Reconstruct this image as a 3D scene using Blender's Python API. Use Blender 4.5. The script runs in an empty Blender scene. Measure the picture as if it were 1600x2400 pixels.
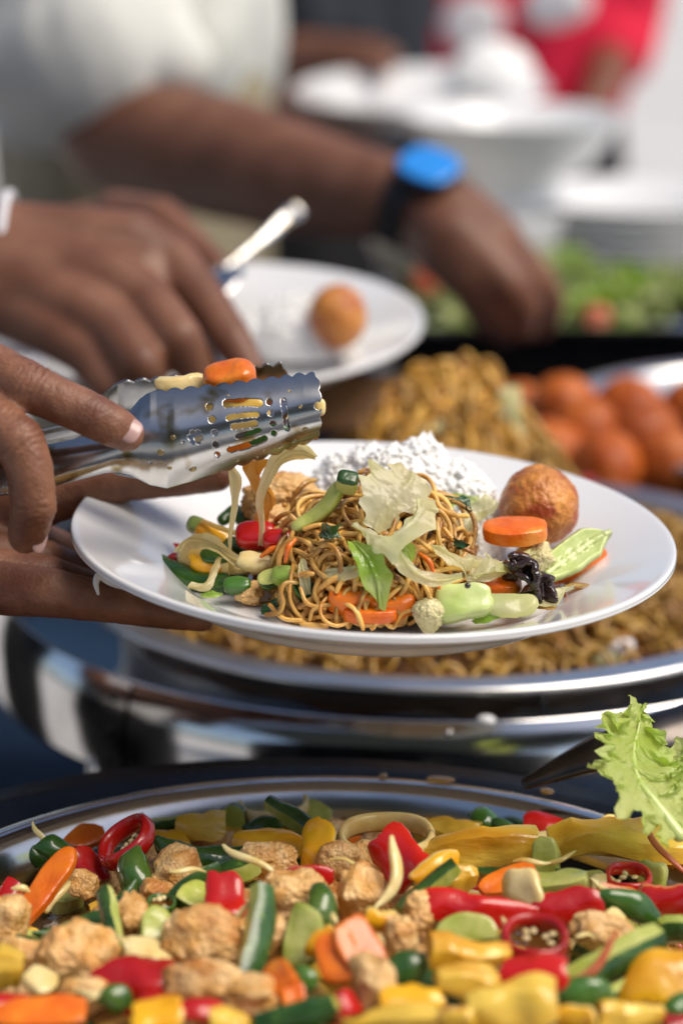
import bpy, math, random
import numpy as np
from mathutils import Vector

rnd = random.Random(11)
C = bpy.context.scene.collection
scene = bpy.context.scene

# ------------------------------------------------------------------ camera, sky, sun, exposure
PITCH = math.radians(16.0)
CAM = np.array([0.0, 0.0, 1.45])
FPX = 85 / 36 * 2400                     # focal length in pixels of the 1600 x 2400 photograph
FW = np.array([0, math.cos(PITCH), -math.sin(PITCH)])
UP = np.array([0, math.sin(PITCH), math.cos(PITCH)])
RT = np.array([1.0, 0, 0])
cam_data = bpy.data.cameras.new('camera')
cam = bpy.data.objects.new('camera', cam_data)
C.objects.link(cam)
cam.location = CAM
cam.rotation_euler = (math.pi / 2 - PITCH, 0, 0)
cam_data.sensor_fit = 'VERTICAL'
cam_data.sensor_height = 36
cam_data.lens = 85
cam_data.clip_start = 0.05
cam_data.clip_end = 500
cam_data.dof.use_dof = True
cam_data.dof.focus_distance = 1.035
cam_data.dof.aperture_fstop = 3.9
scene.camera = cam

SUN_EL, SUN_AZ = math.radians(57), math.radians(112)      # azimuth from +y towards +x: behind, to one side
world = bpy.data.worlds.new('World')
scene.world = world
world.use_nodes = True
nt = world.node_tree
sky = nt.nodes.new('ShaderNodeTexSky')
sky.sky_type = 'NISHITA'
sky.sun_disc = False
sky.dust_density = 2.0
sky.ozone_density = 0.8
sky.air_density = 0.8
sky.sun_elevation = SUN_EL
sky.sun_rotation = SUN_AZ
nt.links.new(sky.outputs[0], nt.nodes['Background'].inputs[0])
nt.nodes['Background'].inputs[1].default_value = 0.065
sd = bpy.data.lights.new('sun', 'SUN')
sd.energy = 1.5
sd.angle = math.radians(40)
sd.color = (1, 0.90, 0.76)
sun = bpy.data.objects.new('sun', sd)
C.objects.link(sun)
sdir = Vector((math.cos(SUN_EL) * math.sin(SUN_AZ), math.cos(SUN_EL) * math.cos(SUN_AZ), math.sin(SUN_EL)))
sun.rotation_euler = sdir.to_track_quat('Z', 'Y').to_euler()
sun.location = (2, 4, 6)
scene.view_settings.view_transform = 'Standard'
scene.view_settings.look = 'None'
scene.view_settings.exposure = 1.15
scene.view_settings.gamma = 1
scene.render.engine = 'CYCLES'
scene.cycles.use_denoising = True
scene.cycles.max_bounces = 10
scene.cycles.diffuse_bounces = 7
scene.cycles.transparent_max_bounces = 8
scene.cycles.sample_clamp_indirect = 6

# ------------------------------------------------------------------ photograph pixel -> place
K = 1600 / 1568
def ray(x, y):
    return FW + RT * (x * K - 800) / FPX + UP * (1200 - y * K) / FPX
def at_z(x, y, z):
    d = ray(x, y); return CAM + d * (z - CAM[2]) / d[2]
def at_y(x, y, Y):
    d = ray(x, y); return CAM + d * (Y / d[1])
def at_d(x, y, d):
    return CAM + ray(x, y) * d
def m_px(d):
    return K / FPX * d                   # metres per pixel at a depth
def depth(p):
    return float(np.dot(np.asarray(p) - CAM, FW))
def unit(v):
    v = np.asarray(v, float); return v / (np.linalg.norm(v) + 1e-12)

# ------------------------------------------------------------------ noise
def _hash(ix, iy, iz, s):
    h = (ix * 374761393 + iy * 668265263 + iz * 2147483647 + s * 974634777) & 0xFFFFFFFF
    h = ((h ^ (h >> 13)) * 1274126177) & 0xFFFFFFFF
    h = ((h ^ (h >> 16)) * 2246822519) & 0xFFFFFFFF
    return ((h ^ (h >> 15)) & 0xFFFF) / 65535.0
def vnoise(p, s=0):
    p = np.asarray(p, float)
    i = np.floor(p).astype(np.int64); f = p - i
    f = f * f * (3 - 2 * f)
    x, y, z = i.T; u, v, w = f.T
    r = 0
    for a in (0, 1):
        for b in (0, 1):
            for c in (0, 1):
                r = r + _hash(x + a, y + b, z + c, s) * (u if a else 1 - u) * (v if b else 1 - v) * (w if c else 1 - w)
    return r * 2 - 1
def fbm(p, o=3, s=0):
    r, a = 0, 1.0
    p = np.asarray(p, float)
    for k in range(o):
        r = r + a * vnoise(p, s + k * 17); p = p * 2.03; a *= 0.5
    return r
def vec_noise(p, s=0, o=2):
    return np.stack([fbm(p, o, s), fbm(p + 31.7, o, s + 5), fbm(p + 71.3, o, s + 9)], 1)

# ------------------------------------------------------------------ objects
def tag(o, label=None, cat=None, group=None, kind=None):
    if label: o['label'] = label
    if cat: o['category'] = cat
    if group: o['group'] = group
    if kind: o['kind'] = kind
    return o
def wloc(o):
    v = np.zeros(3)
    while o is not None:
        v += np.array(o.location); o = o.parent
    return v
def empty(name, loc, label=None, cat=None, group=None):
    o = bpy.data.objects.new(name, None); C.objects.link(o)
    o.location = loc; o.empty_display_size = 0.02
    return tag(o, label, cat, group)
def obj(name, vf, mats, parent=None, label=None, cat=None, group=None, kind=None, smooth=True, origin=None, sharp=None):
    v, f = vf[0], vf[1]
    mi = vf[2] if len(vf) > 2 else None
    v = np.asarray(v, float)
    o3 = v.mean(0) if origin is None else np.asarray(origin, float)
    me = bpy.data.meshes.new(name)
    me.from_pydata((v - o3).tolist(), [], [list(map(int, q)) for q in f])
    if not isinstance(mats, (list, tuple)): mats = [mats]
    for m in mats: me.materials.append(m)
    if mi is not None: me.polygons.foreach_set('material_index', np.asarray(mi, dtype=np.int32))
    if smooth: me.polygons.foreach_set('use_smooth', np.ones(len(me.polygons), dtype=bool))
    me.update()
    if sharp: me.set_sharp_from_angle(angle=math.radians(sharp))
    o = bpy.data.objects.new(name, me); C.objects.link(o)
    if parent is not None:
        o.parent = parent; o.location = o3 - wloc(parent)
    else:
        o.location = o3
    return tag(o, label, cat, group, kind)
def join(parts):
    V, F, M, n = [], [], [], 0
    for p in parts:
        V.append(np.asarray(p[0], float)); F += [[i + n for i in q] for q in p[1]]
        M += list(p[2]) if len(p) > 2 else [0] * len(p[1]); n += len(p[0])
    return np.concatenate(V), F, M
def frame_of(a, b, up):
    x = unit(np.asarray(b) - np.asarray(a)); z = np.asarray(up, float); z = unit(z - x * np.dot(x, z)); y = np.cross(z, x)
    return np.stack([x, y, z])                 # rows
def place(vf, c, fr):
    return (np.asarray(c) + np.asarray(vf[0]) @ fr,) + tuple(vf[1:])

# ------------------------------------------------------------------ shapes
def grid_faces(nu, nv, wrap_v=False):
    F = []
    for i in range(nu - 1):
        for j in range(nv if wrap_v else nv - 1):
            k = (j + 1) % nv
            F.append((i * nv + j, i * nv + k, (i + 1) * nv + k, (i + 1) * nv + j))
    return F
def box(c, s):
    c = np.asarray(c, float); s = np.asarray(s, float) / 2
    v = np.array([[x, y, z] for x in (-1, 1) for y in (-1, 1) for z in (-1, 1)], float) * s + c
    return v, [(0, 1, 3, 2), (4, 6, 7, 5), (0, 4, 5, 1), (2, 3, 7, 6), (0, 2, 6, 4), (1, 5, 7, 3)]
def lathe(profile, c, seg=96, axes=None, close=False, a0=0, a1=None):
    pr = np.asarray(profile, float); n = len(pr)
    full = a1 is None
    an = np.linspace(a0, a0 + 2 * math.pi if full else a1, seg, endpoint=not full)
    v = np.zeros((seg, n, 3))
    v[:, :, 0] = np.cos(an)[:, None] * pr[None, :, 0]; v[:, :, 1] = np.sin(an)[:, None] * pr[None, :, 0]; v[:, :, 2] = pr[None, :, 1]
    v = v.reshape(-1, 3)
    F = []
    for i in range(seg if full else seg - 1):
        k = (i + 1) % seg
        for j in range(n if close else n - 1):
            l = (j + 1) % n
            F.append((i * n + j, k * n + j, k * n + l, i * n + l))
    if axes is not None: v = v @ np.asarray(axes)
    return v + np.asarray(c), F
def smooth_path(P, n):
    P = np.asarray(P, float)
    if len(P) == 2: 
        t = np.linspace(0, 1, n)[:, None]; return P[0] * (1 - t) + P[1] * t
    Q = np.vstack([2 * P[0] - P[1], P, 2 * P[-1] - P[-2]])
    out = []
    for s in np.linspace(0, len(P) - 1, n):
        i = min(int(s), len(P) - 2); t = s - i
        a, b, c, d = Q[i], Q[i + 1], Q[i + 2], Q[i + 3]
        out.append(0.5 * (2 * b + (c - a) * t + (2 * a - 5 * b + 4 * c - d) * t * t + (3 * b - a - 3 * c + d) * t ** 3))
    return np.array(out)
def circle_section(n=10):
    a = np.linspace(0, 2 * math.pi, n, endpoint=False); return np.stack([np.cos(a), np.sin(a)], 1)
def sweep(P, ry, rz=None, section=None, up=(0, 0, 1), n=24, round_ends=True, mi=None, twist=0, resample=True):
    """Tube along P; ry / rz are numbers or lists of half widths along it."""
    sec = circle_section() if section is None else np.asarray(section, float)
    m = len(sec)
    P = smooth_path(P, n) if resample else np.asarray(P, float)
    n = len(P)
    def rad(r):
        r = np.atleast_1d(np.asarray(r, float)); return np.interp(np.linspace(0, 1, n), np.linspace(0, 1, len(r)), r)
    ry = rad(ry); rz = ry if rz is None else rad(rz)
    T = np.gradient(P, axis=0); T /= np.linalg.norm(T, axis=1)[:, None] + 1e-12
    u = np.asarray(up, float); u = unit(u - T[0] * np.dot(T[0], u))
    U = []
    for t in T:
        u = unit(u - t * np.dot(t, u)); U.append(u)
    U = np.array(U); S = np.cross(U, T)
    tw = np.linspace(0, twist, n)[:, None]
    U, S = U * np.cos(tw) + S * np.sin(tw), S * np.cos(tw) - U * np.sin(tw)
    rows = []
    if round_ends:
        e = np.minimum(ry, rz)
        for k, (i, sg) in enumerate(((0, -1), (n - 1, 1))):
            add = []
            for a in (0.5, 0.82, 0.98):
                sc = math.sqrt(max(0, 1 - a * a))
                add.append((P[i] + sg * T[i] * e[i] * a, ry[i] * sc, rz[i] * sc, U[i], S[i]))
            rows.append(add if sg > 0 else add[::-1])
    body = [(P[i], ry[i], rz[i], U[i], S[i]) for i in range(n)]
    allr = (rows[0] + body + rows[1]) if round_ends else body
    v = np.concatenate([c + s * sec[:, :1] * a + w * sec[:, 1:2] * b for c, a, b, w, s in allr])
    F = grid_faces(len(allr), m, True)
    M = ([mi[j] for _ in range(len(allr) - 1) for j in range(m)] if mi is not None else [0] * len(F))
    F.append(tuple(range(m))[::-1]); F.append(tuple(range((len(allr) - 1) * m, len(allr) * m)))
    M += [max(M) if mi is not None else 0] * 2
    return v, F, M
def pillow(L, W, T, p=4, n=2.6, seg=28, rings=7, bx=0, by=0, noise=0, nsc=150, taper=0, s=0, twotone=False, irr=0.0):
    """Rounded slab: superellipse outline, profile exponent p, bent by bx / by, wobbled by noise."""
    ph = np.linspace(0, 2 * math.pi, seg, endpoint=False)
    r = (np.abs(np.cos(ph)) ** n + np.abs(np.sin(ph)) ** n) ** (-1 / n)
    if irr: r = r * (1 + irr * fbm(np.stack([np.cos(ph) * 1.3, np.sin(ph) * 1.3, ph * 0 + s * 3.7], 1), 3, s))
    ox, oy = np.cos(ph) * r, np.sin(ph) * r
    rr = np.sin(np.linspace(0, math.pi / 2, rings + 1))[1:]
    V = [[0, 0, 1]]
    for q in rr:
        h = max(0, 1 - q ** p) ** (1 / p)
        V += [[a * q, b * q, h] for a, b in zip(ox, oy)]
    top = len(V)
    V.append([0, 0, -1])
    for q in rr[:-1]:
        h = max(0, 1 - q ** p) ** (1 / p)
        V += [[a * q, b * q, -h] for a, b in zip(ox, oy)]
    V = np.array(V, float)
    F, M = [], []
    def ring(k): return [1 + k * seg + j for j in range(seg)]
    def low(k): return [top + 1 + k * seg + j for j in range(seg)] if k < rings - 1 else ring(rings - 1)
    for j in range(seg):
        k = (j + 1) % seg
        F.append((0, ring(0)[j], ring(0)[k])); M.append(0)
        F.append((top, low(0)[k], low(0)[j])); M.append(1)
        for q in range(rings - 1):
            F.append((ring(q)[j], ring(q + 1)[j], ring(q + 1)[k], ring(q)[k])); M.append(0 if q < rings - 2 or not twotone else 1)
            F.append((low(q)[k], low(q + 1)[k], low(q + 1)[j], low(q)[j])); M.append(1)
    V[:, 1] *= 1 - taper * (V[:, 0] * 0.5 + 0.5)
    V *= np.array([L / 2, W / 2, T / 2])
    V[:, 2] -= bx * V[:, 0] ** 2 + by * V[:, 1] ** 2
    if noise: V += vec_noise(V * nsc, s) * noise
    return V, F, (M if twotone else [0] * len(M))
_ico = {}
def ico(k):
    if k not in _ico:
        import bmesh
        bm = bmesh.new(); bmesh.ops.create_icosphere(bm, subdivisions=k, radius=1)
        bm.verts.ensure_lookup_table()
        _ico[k] = (np.array([v.co[:] for v in bm.verts]), [tuple(v.index for v in f.verts) for f in bm.faces]); bm.free()
    return _ico[k]
def lump(sx, sy, sz, k=4, boxy=0.4, rough=0.12, f1=2.0, crumb=0.05, f2=9, s=0):
    v, f = ico(k); v = v.copy()
    q = np.sign(v) * np.abs(v) ** (1 - boxy * 0.55)
    v = v * (1 - boxy) + q * boxy
    d = 1 + rough * fbm(v * f1, 3, s) + crumb * (0.5 - np.abs(fbm(v * f2, 2, s + 3))) * 2
    return v * d[:, None] * np.array([sx, sy, sz]) / 2, f
def blob(chains, voxel, smooth=6, post=None, fat=0.0):
    """One continuous surface grown round tapering chains of (point, radius)."""
    parts = []
    sv, sf = ico(3)
    for ch in chains:
        pts = [(np.asarray(p, float), r + fat) for p, r in ch]
        for p, r in pts: parts.append((sv * r + p, sf))
        for (a, ra), (b, rb) in zip(pts, pts[1:]):
            if np.linalg.norm(b - a) < 1e-6: continue
            up = (0, 0, 1) if abs(unit(b - a)[2]) < 0.9 else (1, 0, 0)
            L = np.linalg.norm(b - a); m = max(3, int(L / max(voxel * 3, 0.004)) + 2)
            parts.append(sweep([a, b], np.linspace(ra, rb, m), section=circle_section(20), up=up, n=m, round_ends=False))
    v, f, _ = join(parts)
    me = bpy.data.meshes.new('tmp'); me.from_pydata(v.tolist(), [], [list(q) for q in f])
    o = bpy.data.objects.new('tmp', me); C.objects.link(o)
    m = o.modifiers.new('r', 'REMESH'); m.mode = 'VOXEL'; m.voxel_size = voxel; m.use_smooth_shade = True
    if smooth:
        q = o.modifiers.new('s', 'SMOOTH'); q.factor = 0.5; q.iterations = smooth
    dg = bpy.context.evaluated_depsgraph_get(); ev = o.evaluated_get(dg); em = ev.to_mesh()
    n = len(em.vertices); co = np.zeros(n * 3); em.vertices.foreach_get('co', co); co = co.reshape(-1, 3)
    no = np.zeros(n * 3); em.vertex_normals.foreach_get('vector', no); no = no.reshape(-1, 3)
    F = [tuple(p.vertices) for p in em.polygons]
    ev.to_mesh_clear(); bpy.data.objects.remove(o); bpy.data.meshes.remove(me)
    if post is not None: co = post(co, no)
    return co, F

# ------------------------------------------------------------------ materials
def mat(name, c1, c2=None, scale=60, rough=0.4, metal=0, sss=0, sss_scale=0.004, coat=0, bump=0, bscale=300, trans=0, spec=0.4,
        mix=(0.35, 0.65), detail=4, stretch=None, rvar=0, ivar=0, sheen=0, tint=(1, 0.4, 0.2), coatr=0.08, c3=None, s3=200, m3=(0.6, 0.75)):
    m = bpy.data.materials.new(name); m.use_nodes = True
    t = m.node_tree; N = t.nodes; b = N['Principled BSDF']
    L = t.links.new
    co = N.new('ShaderNodeTexCoord'); mp = N.new('ShaderNodeMapping'); L(co.outputs['Object'], mp.inputs[0])
    if stretch: mp.inputs['Scale'].default_value = stretch
    oi = N.new('ShaderNodeObjectInfo')
    L(oi.outputs['Random'], mp.inputs['Location'])
    no = N.new('ShaderNodeTexNoise'); no.inputs['Scale'].default_value = scale; no.inputs['Detail'].default_value = detail
    L(mp.outputs[0], no.inputs[0])
    col = None
    if c2 is not None:
        rp = N.new('ShaderNodeValToRGB'); L(no.outputs[0], rp.inputs[0])
        rp.color_ramp.elements[0].position, rp.color_ramp.elements[1].position = mix
        rp.color_ramp.elements[0].color = (*c1, 1); rp.color_ramp.elements[1].color = (*c2, 1)
        col = rp.outputs[0]
        if c3 is not None:
            n3 = N.new('ShaderNodeTexNoise'); n3.inputs['Scale'].default_value = s3; L(mp.outputs[0], n3.inputs[0])
            r3 = N.new('ShaderNodeMapRange'); r3.inputs[1].default_value, r3.inputs[2].default_value = m3; L(n3.outputs[0], r3.inputs[0])
            mx = N.new('ShaderNodeMix'); mx.data_type = 'RGBA'
            L(r3.outputs[0], mx.inputs[0]); L(col, mx.inputs[6]); mx.inputs[7].default_value = (*c3, 1); col = mx.outputs[2]
        if ivar:
            hs = N.new('ShaderNodeHueSaturation'); L(col, hs.inputs['Color'])
            r2 = N.new('ShaderNodeMapRange'); r2.inputs[3].default_value = 1 - ivar; r2.inputs[4].default_value = 1 + ivar
            L(oi.outputs['Random'], r2.inputs[0]); L(r2.outputs[0], hs.inputs['Value']); col = hs.outputs[0]
        L(col, b.inputs['Base Color'])
    else:
        b.inputs['Base Color'].default_value = (*c1, 1)
    b.inputs['Metallic'].default_value = metal
    b.inputs['Roughness'].default_value = rough
    b.inputs['Specular IOR Level'].default_value = spec
    if rvar:
        rr = N.new('ShaderNodeMapRange'); rr.inputs[3].default_value = max(0.02, rough - rvar); rr.inputs[4].default_value = rough + rvar
        n2 = N.new('ShaderNodeTexNoise'); n2.inputs['Scale'].default_value = scale * 0.7; n2.inputs['Detail'].default_value = 6
        L(mp.outputs[0], n2.inputs[0]); L(n2.outputs[0], rr.inputs[0]); L(rr.outputs[0], b.inputs['Roughness'])
    if sss:
        b.inputs['Subsurface Weight'].default_value = sss; b.inputs['Subsurface Radius'].default_value = tint
        b.inputs['Subsurface Scale'].default_value = sss_scale
    if coat:
        b.inputs['Coat Weight'].default_value = coat; b.inputs['Coat Roughness'].default_value = coatr
    if trans: b.inputs['Transmission Weight'].default_value = trans
    if sheen: b.inputs['Sheen Weight'].default_value = sheen
    if bump:
        nb = N.new('ShaderNodeTexNoise'); nb.inputs['Scale'].default_value = bscale; nb.inputs['Detail'].default_value = 3
        L(mp.outputs[0], nb.inputs[0])
        bp = N.new('ShaderNodeBump'); bp.inputs['Strength'].default_value = bump; bp.inputs['Distance'].default_value = 0.002
        L(nb.outputs[0], bp.inputs['Height']); L(bp.outputs[0], b.inputs['Normal'])
        if coat: L(bp.outputs[0], b.inputs['Coat Normal'])
    return m
def translucent(m, colour, fac):
    """Mix some light passing through a thin sheet into a material."""
    t = m.node_tree; N = t.nodes; out = N['Material Output']; b = N['Principled BSDF']
    tr = N.new('ShaderNodeBsdfTranslucent'); tr.inputs[0].default_value = (*colour, 1)
    mx = N.new('ShaderNodeMixShader'); mx.inputs[0].default_value = fac
    t.links.new(b.outputs[0], mx.inputs[1]); t.links.new(tr.outputs[0], mx.inputs[2]); t.links.new(mx.outputs[0], out.inputs[0])
    return m

M = {}
M['ceramic'] = mat('ceramic', (0.76, 0.765, 0.765), rough=0.12, coat=0.5, coatr=0.03)
M['steel'] = mat('steel', (0.62, 0.61, 0.60), (0.52, 0.51, 0.50), 40, rough=0.16, metal=1, rvar=0.08, bump=0.03, bscale=90)
M['steel_used'] = mat('steel_used', (0.46, 0.46, 0.46), (0.36, 0.355, 0.34), 55, rough=0.22, metal=1, rvar=0.08, bump=0.02, bscale=160, c3=(0.20, 0.15, 0.07), s3=80, m3=(0.56, 0.7))
M['steel_mirror'] = mat('steel_mirror', (0.62, 0.61, 0.60), (0.52, 0.51, 0.50), 30, rough=0.12, metal=1, rvar=0.05, bump=0.08, bscale=10)
M['black_steel'] = mat('black_steel', (0.006, 0.006, 0.007), (0.012, 0.012, 0.012), 60, rough=0.3, rvar=0.1, spec=0.15)
M['skin'] = mat('skin', (0.175, 0.068, 0.034), (0.260, 0.116, 0.064), 70, rough=0.46, sss=0.10, sss_scale=0.003, bump=0.28, bscale=700, rvar=0.1, c3=(0.125, 0.042, 0.023), s3=45, m3=(0.5, 0.75))
M['salad_pale'] = translucent(mat('salad_pale', (0.40, 0.44, 0.16), (0.60, 0.62, 0.36), 26, rough=0.4, bump=0.5, bscale=70), (0.45, 0.58, 0.14), 0.4)
M['chayote'] = mat('chayote', (0.46, 0.56, 0.15), (0.62, 0.70, 0.30), 40, rough=0.24, sss=0.25, sss_scale=0.004, tint=(0.8, 1, 0.4), coat=0.4, coatr=0.08, bump=0.3, bscale=90, rvar=0.1, c3=(0.34, 0.48, 0.07), s3=30)
M['shirt_grey'] = mat('shirt_grey', (0.60, 0.60, 0.60), (0.54, 0.54, 0.55), 9, rough=0.9, bump=0.3, bscale=600)
M['onion_solid'] = mat('onion_solid', (0.72, 0.52, 0.17), (0.84, 0.70, 0.36), 60, rough=0.22, sss=0.5, sss_scale=0.004, tint=(1, 0.75, 0.35), coat=0.4, coatr=0.08, bump=0.3, bscale=140, rvar=0.1, c3=(0.60, 0.36, 0.08), s3=40)
M['steel_satin'] = mat('steel_satin', (0.78, 0.78, 0.77), (0.70, 0.70, 0.69), 40, rough=0.33, metal=1, rvar=0.08, bump=0.03, bscale=90)
M['steel_ring'] = mat('steel_ring', (0.66, 0.65, 0.64), (0.56, 0.55, 0.54), 30, rough=0.11, metal=1, rvar=0.06, bump=0.05, bscale=14)
M['palm'] = mat('palm', (0.36, 0.19, 0.14), (0.45, 0.25, 0.19), 60, rough=0.48, sss=0.15, bump=0.25, bscale=500)
M['skin_far'] = mat('skin_far', (0.140, 0.055, 0.029), (0.205, 0.090, 0.051), 30, rough=0.48, sss=0.08, bump=0.1, bscale=300)
M['nail'] = mat('nail', (0.48, 0.30, 0.27), (0.42, 0.25, 0.22), 90, rough=0.30, coat=0.3, sss=0.2)
M['rice'] = mat('rice', (0.93, 0.93, 0.91), (0.90, 0.90, 0.87), 200, rough=0.45, spec=0.3)
M['noodle'] = mat('noodle', (0.46, 0.20, 0.030), (0.80, 0.49, 0.13), 60, rough=0.28, sss=0.08, sss_scale=0.002, tint=(1, 0.6, 0.25), coat=0.35, coatr=0.08, bump=0.3, bscale=380, ivar=0.35, rvar=0.12, c3=(0.24, 0.09, 0.014), s3=70, m3=(0.52, 0.68))
M['noodle_bed'] = mat('noodle_bed', (0.36, 0.15, 0.014), (0.76, 0.45, 0.08), 50, rough=0.32, coat=0.25, coatr=0.12, ivar=0.4)
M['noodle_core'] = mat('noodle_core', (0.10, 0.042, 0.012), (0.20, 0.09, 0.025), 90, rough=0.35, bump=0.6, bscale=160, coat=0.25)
M['chicken'] = mat('chicken', (0.66, 0.33, 0.07), (0.92, 0.61, 0.27), 120, rough=0.38, sss=0.12, sss_scale=0.002, tint=(1, 0.55, 0.3), coat=0.45, coatr=0.1, bump=1.0, bscale=480, c3=(0.55, 0.20, 0.03), s3=55, m3=(0.52, 0.7), ivar=0.12, rvar=0.12)
M['ball'] = mat('ball', (0.42, 0.120, 0.016), (0.72, 0.30, 0.055), 95, rough=0.36, sss=0.05, sss_scale=0.002, coat=0.25, coatr=0.15, bump=1.0, bscale=330, c3=(0.36, 0.055, 0.010), s3=65, m3=(0.5, 0.66), detail=8)
M['egg_red'] = mat('egg_red', (0.34, 0.060, 0.006), (0.50, 0.125, 0.014), 40, rough=0.5, coat=0.08, coatr=0.25, bump=0.35, bscale=160, ivar=0.15, rvar=0.1, spec=0.3)
M['red'] = mat('red', (0.42, 0.004, 0.004), (0.58, 0.014, 0.008), 45, rough=0.22, sss=0.06, sss_scale=0.002, tint=(1, 0.15, 0.1), coat=0.45, coatr=0.08, bump=0.4, bscale=70, ivar=0.2, rvar=0.12, c3=(0.30, 0.01, 0.003), s3=40)
M['red_in'] = mat('red_in', (0.55, 0.11, 0.05), (0.62, 0.17, 0.08), 80, rough=0.35, sss=0.2, coat=0.4, bump=0.2, bscale=260)
M['yellow'] = mat('yellow', (0.74, 0.32, 0.004), (0.86, 0.48, 0.015), 45, rough=0.22, sss=0.08, sss_scale=0.003, tint=(1, 0.6, 0.1), coat=0.45, coatr=0.08, bump=0.4, bscale=70, ivar=0.12, rvar=0.12, c3=(0.62, 0.22, 0.004), s3=40)
M['yellow_in'] = mat('yellow_in', (0.76, 0.50, 0.10), (0.80, 0.56, 0.16), 80, rough=0.35, sss=0.2, coat=0.4)
M['green'] = mat('green', (0.020, 0.070, 0.008), (0.050, 0.135, 0.018), 45, rough=0.22, coat=0.5, coatr=0.08, bump=0.4, bscale=80, ivar=0.3, rvar=0.1, c3=(0.09, 0.16, 0.02), s3=30)
M['green_in'] = mat('green_in', (0.20, 0.30, 0.06), (0.28, 0.38, 0.09), 80, rough=0.3, sss=0.2, coat=0.4)
M['rind'] = mat('rind', (0.014, 0.050, 0.008), (0.040, 0.105, 0.018), 90, rough=0.27, coat=0.4, coatr=0.1, bump=0.3, bscale=150, ivar=0.2, rvar=0.1, c3=(0.10, 0.19, 0.03), s3=160, m3=(0.6, 0.7))
M['flesh'] = mat('flesh', (0.34, 0.40, 0.055), (0.55, 0.56, 0.17), 80, rough=0.26, sss=0.12, sss_scale=0.003, tint=(0.9, 1, 0.3), coat=0.4, coatr=0.08, bump=0.25, bscale=240, ivar=0.15)
M['orange'] = mat('orange', (0.66, 0.115, 0.004), (0.80, 0.20, 0.010), 80, rough=0.28, sss=0.10, sss_scale=0.002, tint=(1, 0.35, 0.08), coat=0.35, coatr=0.1, bump=0.4, bscale=160, ivar=0.15, rvar=0.12, c3=(0.86, 0.32, 0.03), s3=40)
M['pineapple'] = mat('pineapple', (0.70, 0.38, 0.020), (0.84, 0.58, 0.09), 45, rough=0.28, sss=0.15, sss_scale=0.003, tint=(1, 0.7, 0.2), coat=0.4, coatr=0.08, bump=0.6, bscale=130, stretch=(0.4, 1.6, 1.2), ivar=0.12, c3=(0.55, 0.24, 0.01), s3=30, m3=(0.55, 0.75))
M['onion'] = translucent(mat('onion', (0.78, 0.62, 0.25), (0.86, 0.77, 0.46), 60, rough=0.22, coat=0.5, coatr=0.06, bump=0.3, bscale=160, stretch=(1, 1, 0.25), rvar=0.1), (0.97, 0.82, 0.36), 0.55)
M['amber'] = translucent(mat('amber', (0.55, 0.19, 0.02), (0.68, 0.33, 0.05), 110, rough=0.2, coat=0.7, bump=0.4, bscale=160), (0.95, 0.42, 0.05), 0.55)
M['cabbage'] = translucent(mat('cabbage', (0.72, 0.70, 0.36), (0.84, 0.84, 0.64), 40, rough=0.24, coat=0.5, coatr=0.07, bump=0.5, bscale=100, c3=(0.50, 0.60, 0.16), s3=24, m3=(0.58, 0.74), rvar=0.1), (0.92, 0.92, 0.50), 0.58)
M['cabbage_green'] = translucent(mat('cabbage_green', (0.20, 0.40, 0.025), (0.50, 0.62, 0.15), 38, rough=0.22, coat=0.5, coatr=0.07, bump=0.4, bscale=110, c3=(0.68, 0.72, 0.38), s3=30, m3=(0.55, 0.72)), (0.50, 0.75, 0.08), 0.4)
M['lettuce'] = translucent(mat('lettuce', (0.46, 0.62, 0.10), (0.72, 0.80, 0.32), 30, rough=0.42, coat=0.1, bump=0.9, bscale=80, rvar=0.1), (0.75, 0.90, 0.22), 0.5)
M['herb'] = mat('herb', (0.010, 0.040, 0.010), (0.025, 0.085, 0.020), 90, rough=0.3, coat=0.4, bump=0.5, bscale=260)
M['floret'] = mat('floret', (0.62, 0.55, 0.26), (0.72, 0.66, 0.38), 120, rough=0.45, sss=0.3, coat=0.2, bump=0.8, bscale=520)
M['fungus'] = mat('fungus', (0.022, 0.010, 0.008), (0.045, 0.018, 0.012), 80, rough=0.2, coat=0.8, bump=0.3, bscale=140)
M['sauce'] = mat('sauce', (0.10, 0.038, 0.010), (0.20, 0.09, 0.025), 40, rough=0.15, coat=0.6, bump=0.4, bscale=60)
M['seed'] = mat('seed', (0.75, 0.56, 0.25), (0.80, 0.64, 0.34), 200, rough=0.3, coat=0.4, sss=0.2)
M['drop'] = mat('drop', (0.70, 0.52, 0.22), rough=0.05, trans=0.85)
M['oil'] = mat('oil', (0.62, 0.34, 0.05), rough=0.08, trans=0.6, coat=0.5)
M['cloth_blue'] = mat('cloth_blue', (0.003, 0.022, 0.062), (0.004, 0.030, 0.080), 12, rough=0.85, bump=0.4, bscale=900)
M['cloth_white'] = mat('cloth_white', (0.76, 0.77, 0.78), (0.70, 0.71, 0.73), 6, rough=0.85, bump=0.3, bscale=500)
M['shirt_cream'] = mat('shirt_cream', (0.66, 0.66, 0.60), (0.60, 0.61, 0.57), 9, rough=0.9, bump=0.4, bscale=600)
M['shirt_red'] = mat('shirt_red', (0.74, 0.012, 0.055), (0.66, 0.010, 0.045), 9, rough=0.85, bump=0.3, bscale=600)
M['shirt_dark'] = mat('shirt_dark', (0.012, 0.015, 0.022), (0.022, 0.026, 0.034), 9, rough=0.9, bump=0.3, bscale=600)
M['shirt_blue'] = mat('shirt_blue', (0.012, 0.06, 0.16), (0.016, 0.075, 0.19), 9, rough=0.9, bump=0.3, bscale=600)
M['khaki'] = mat('khaki', (0.30, 0.26, 0.17), (0.24, 0.20, 0.13), 9, rough=0.9, bump=0.3, bscale=600)
M['trouser_black'] = mat('trouser_black', (0.008, 0.008, 0.010), (0.014, 0.014, 0.016), 9, rough=0.9)
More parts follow.
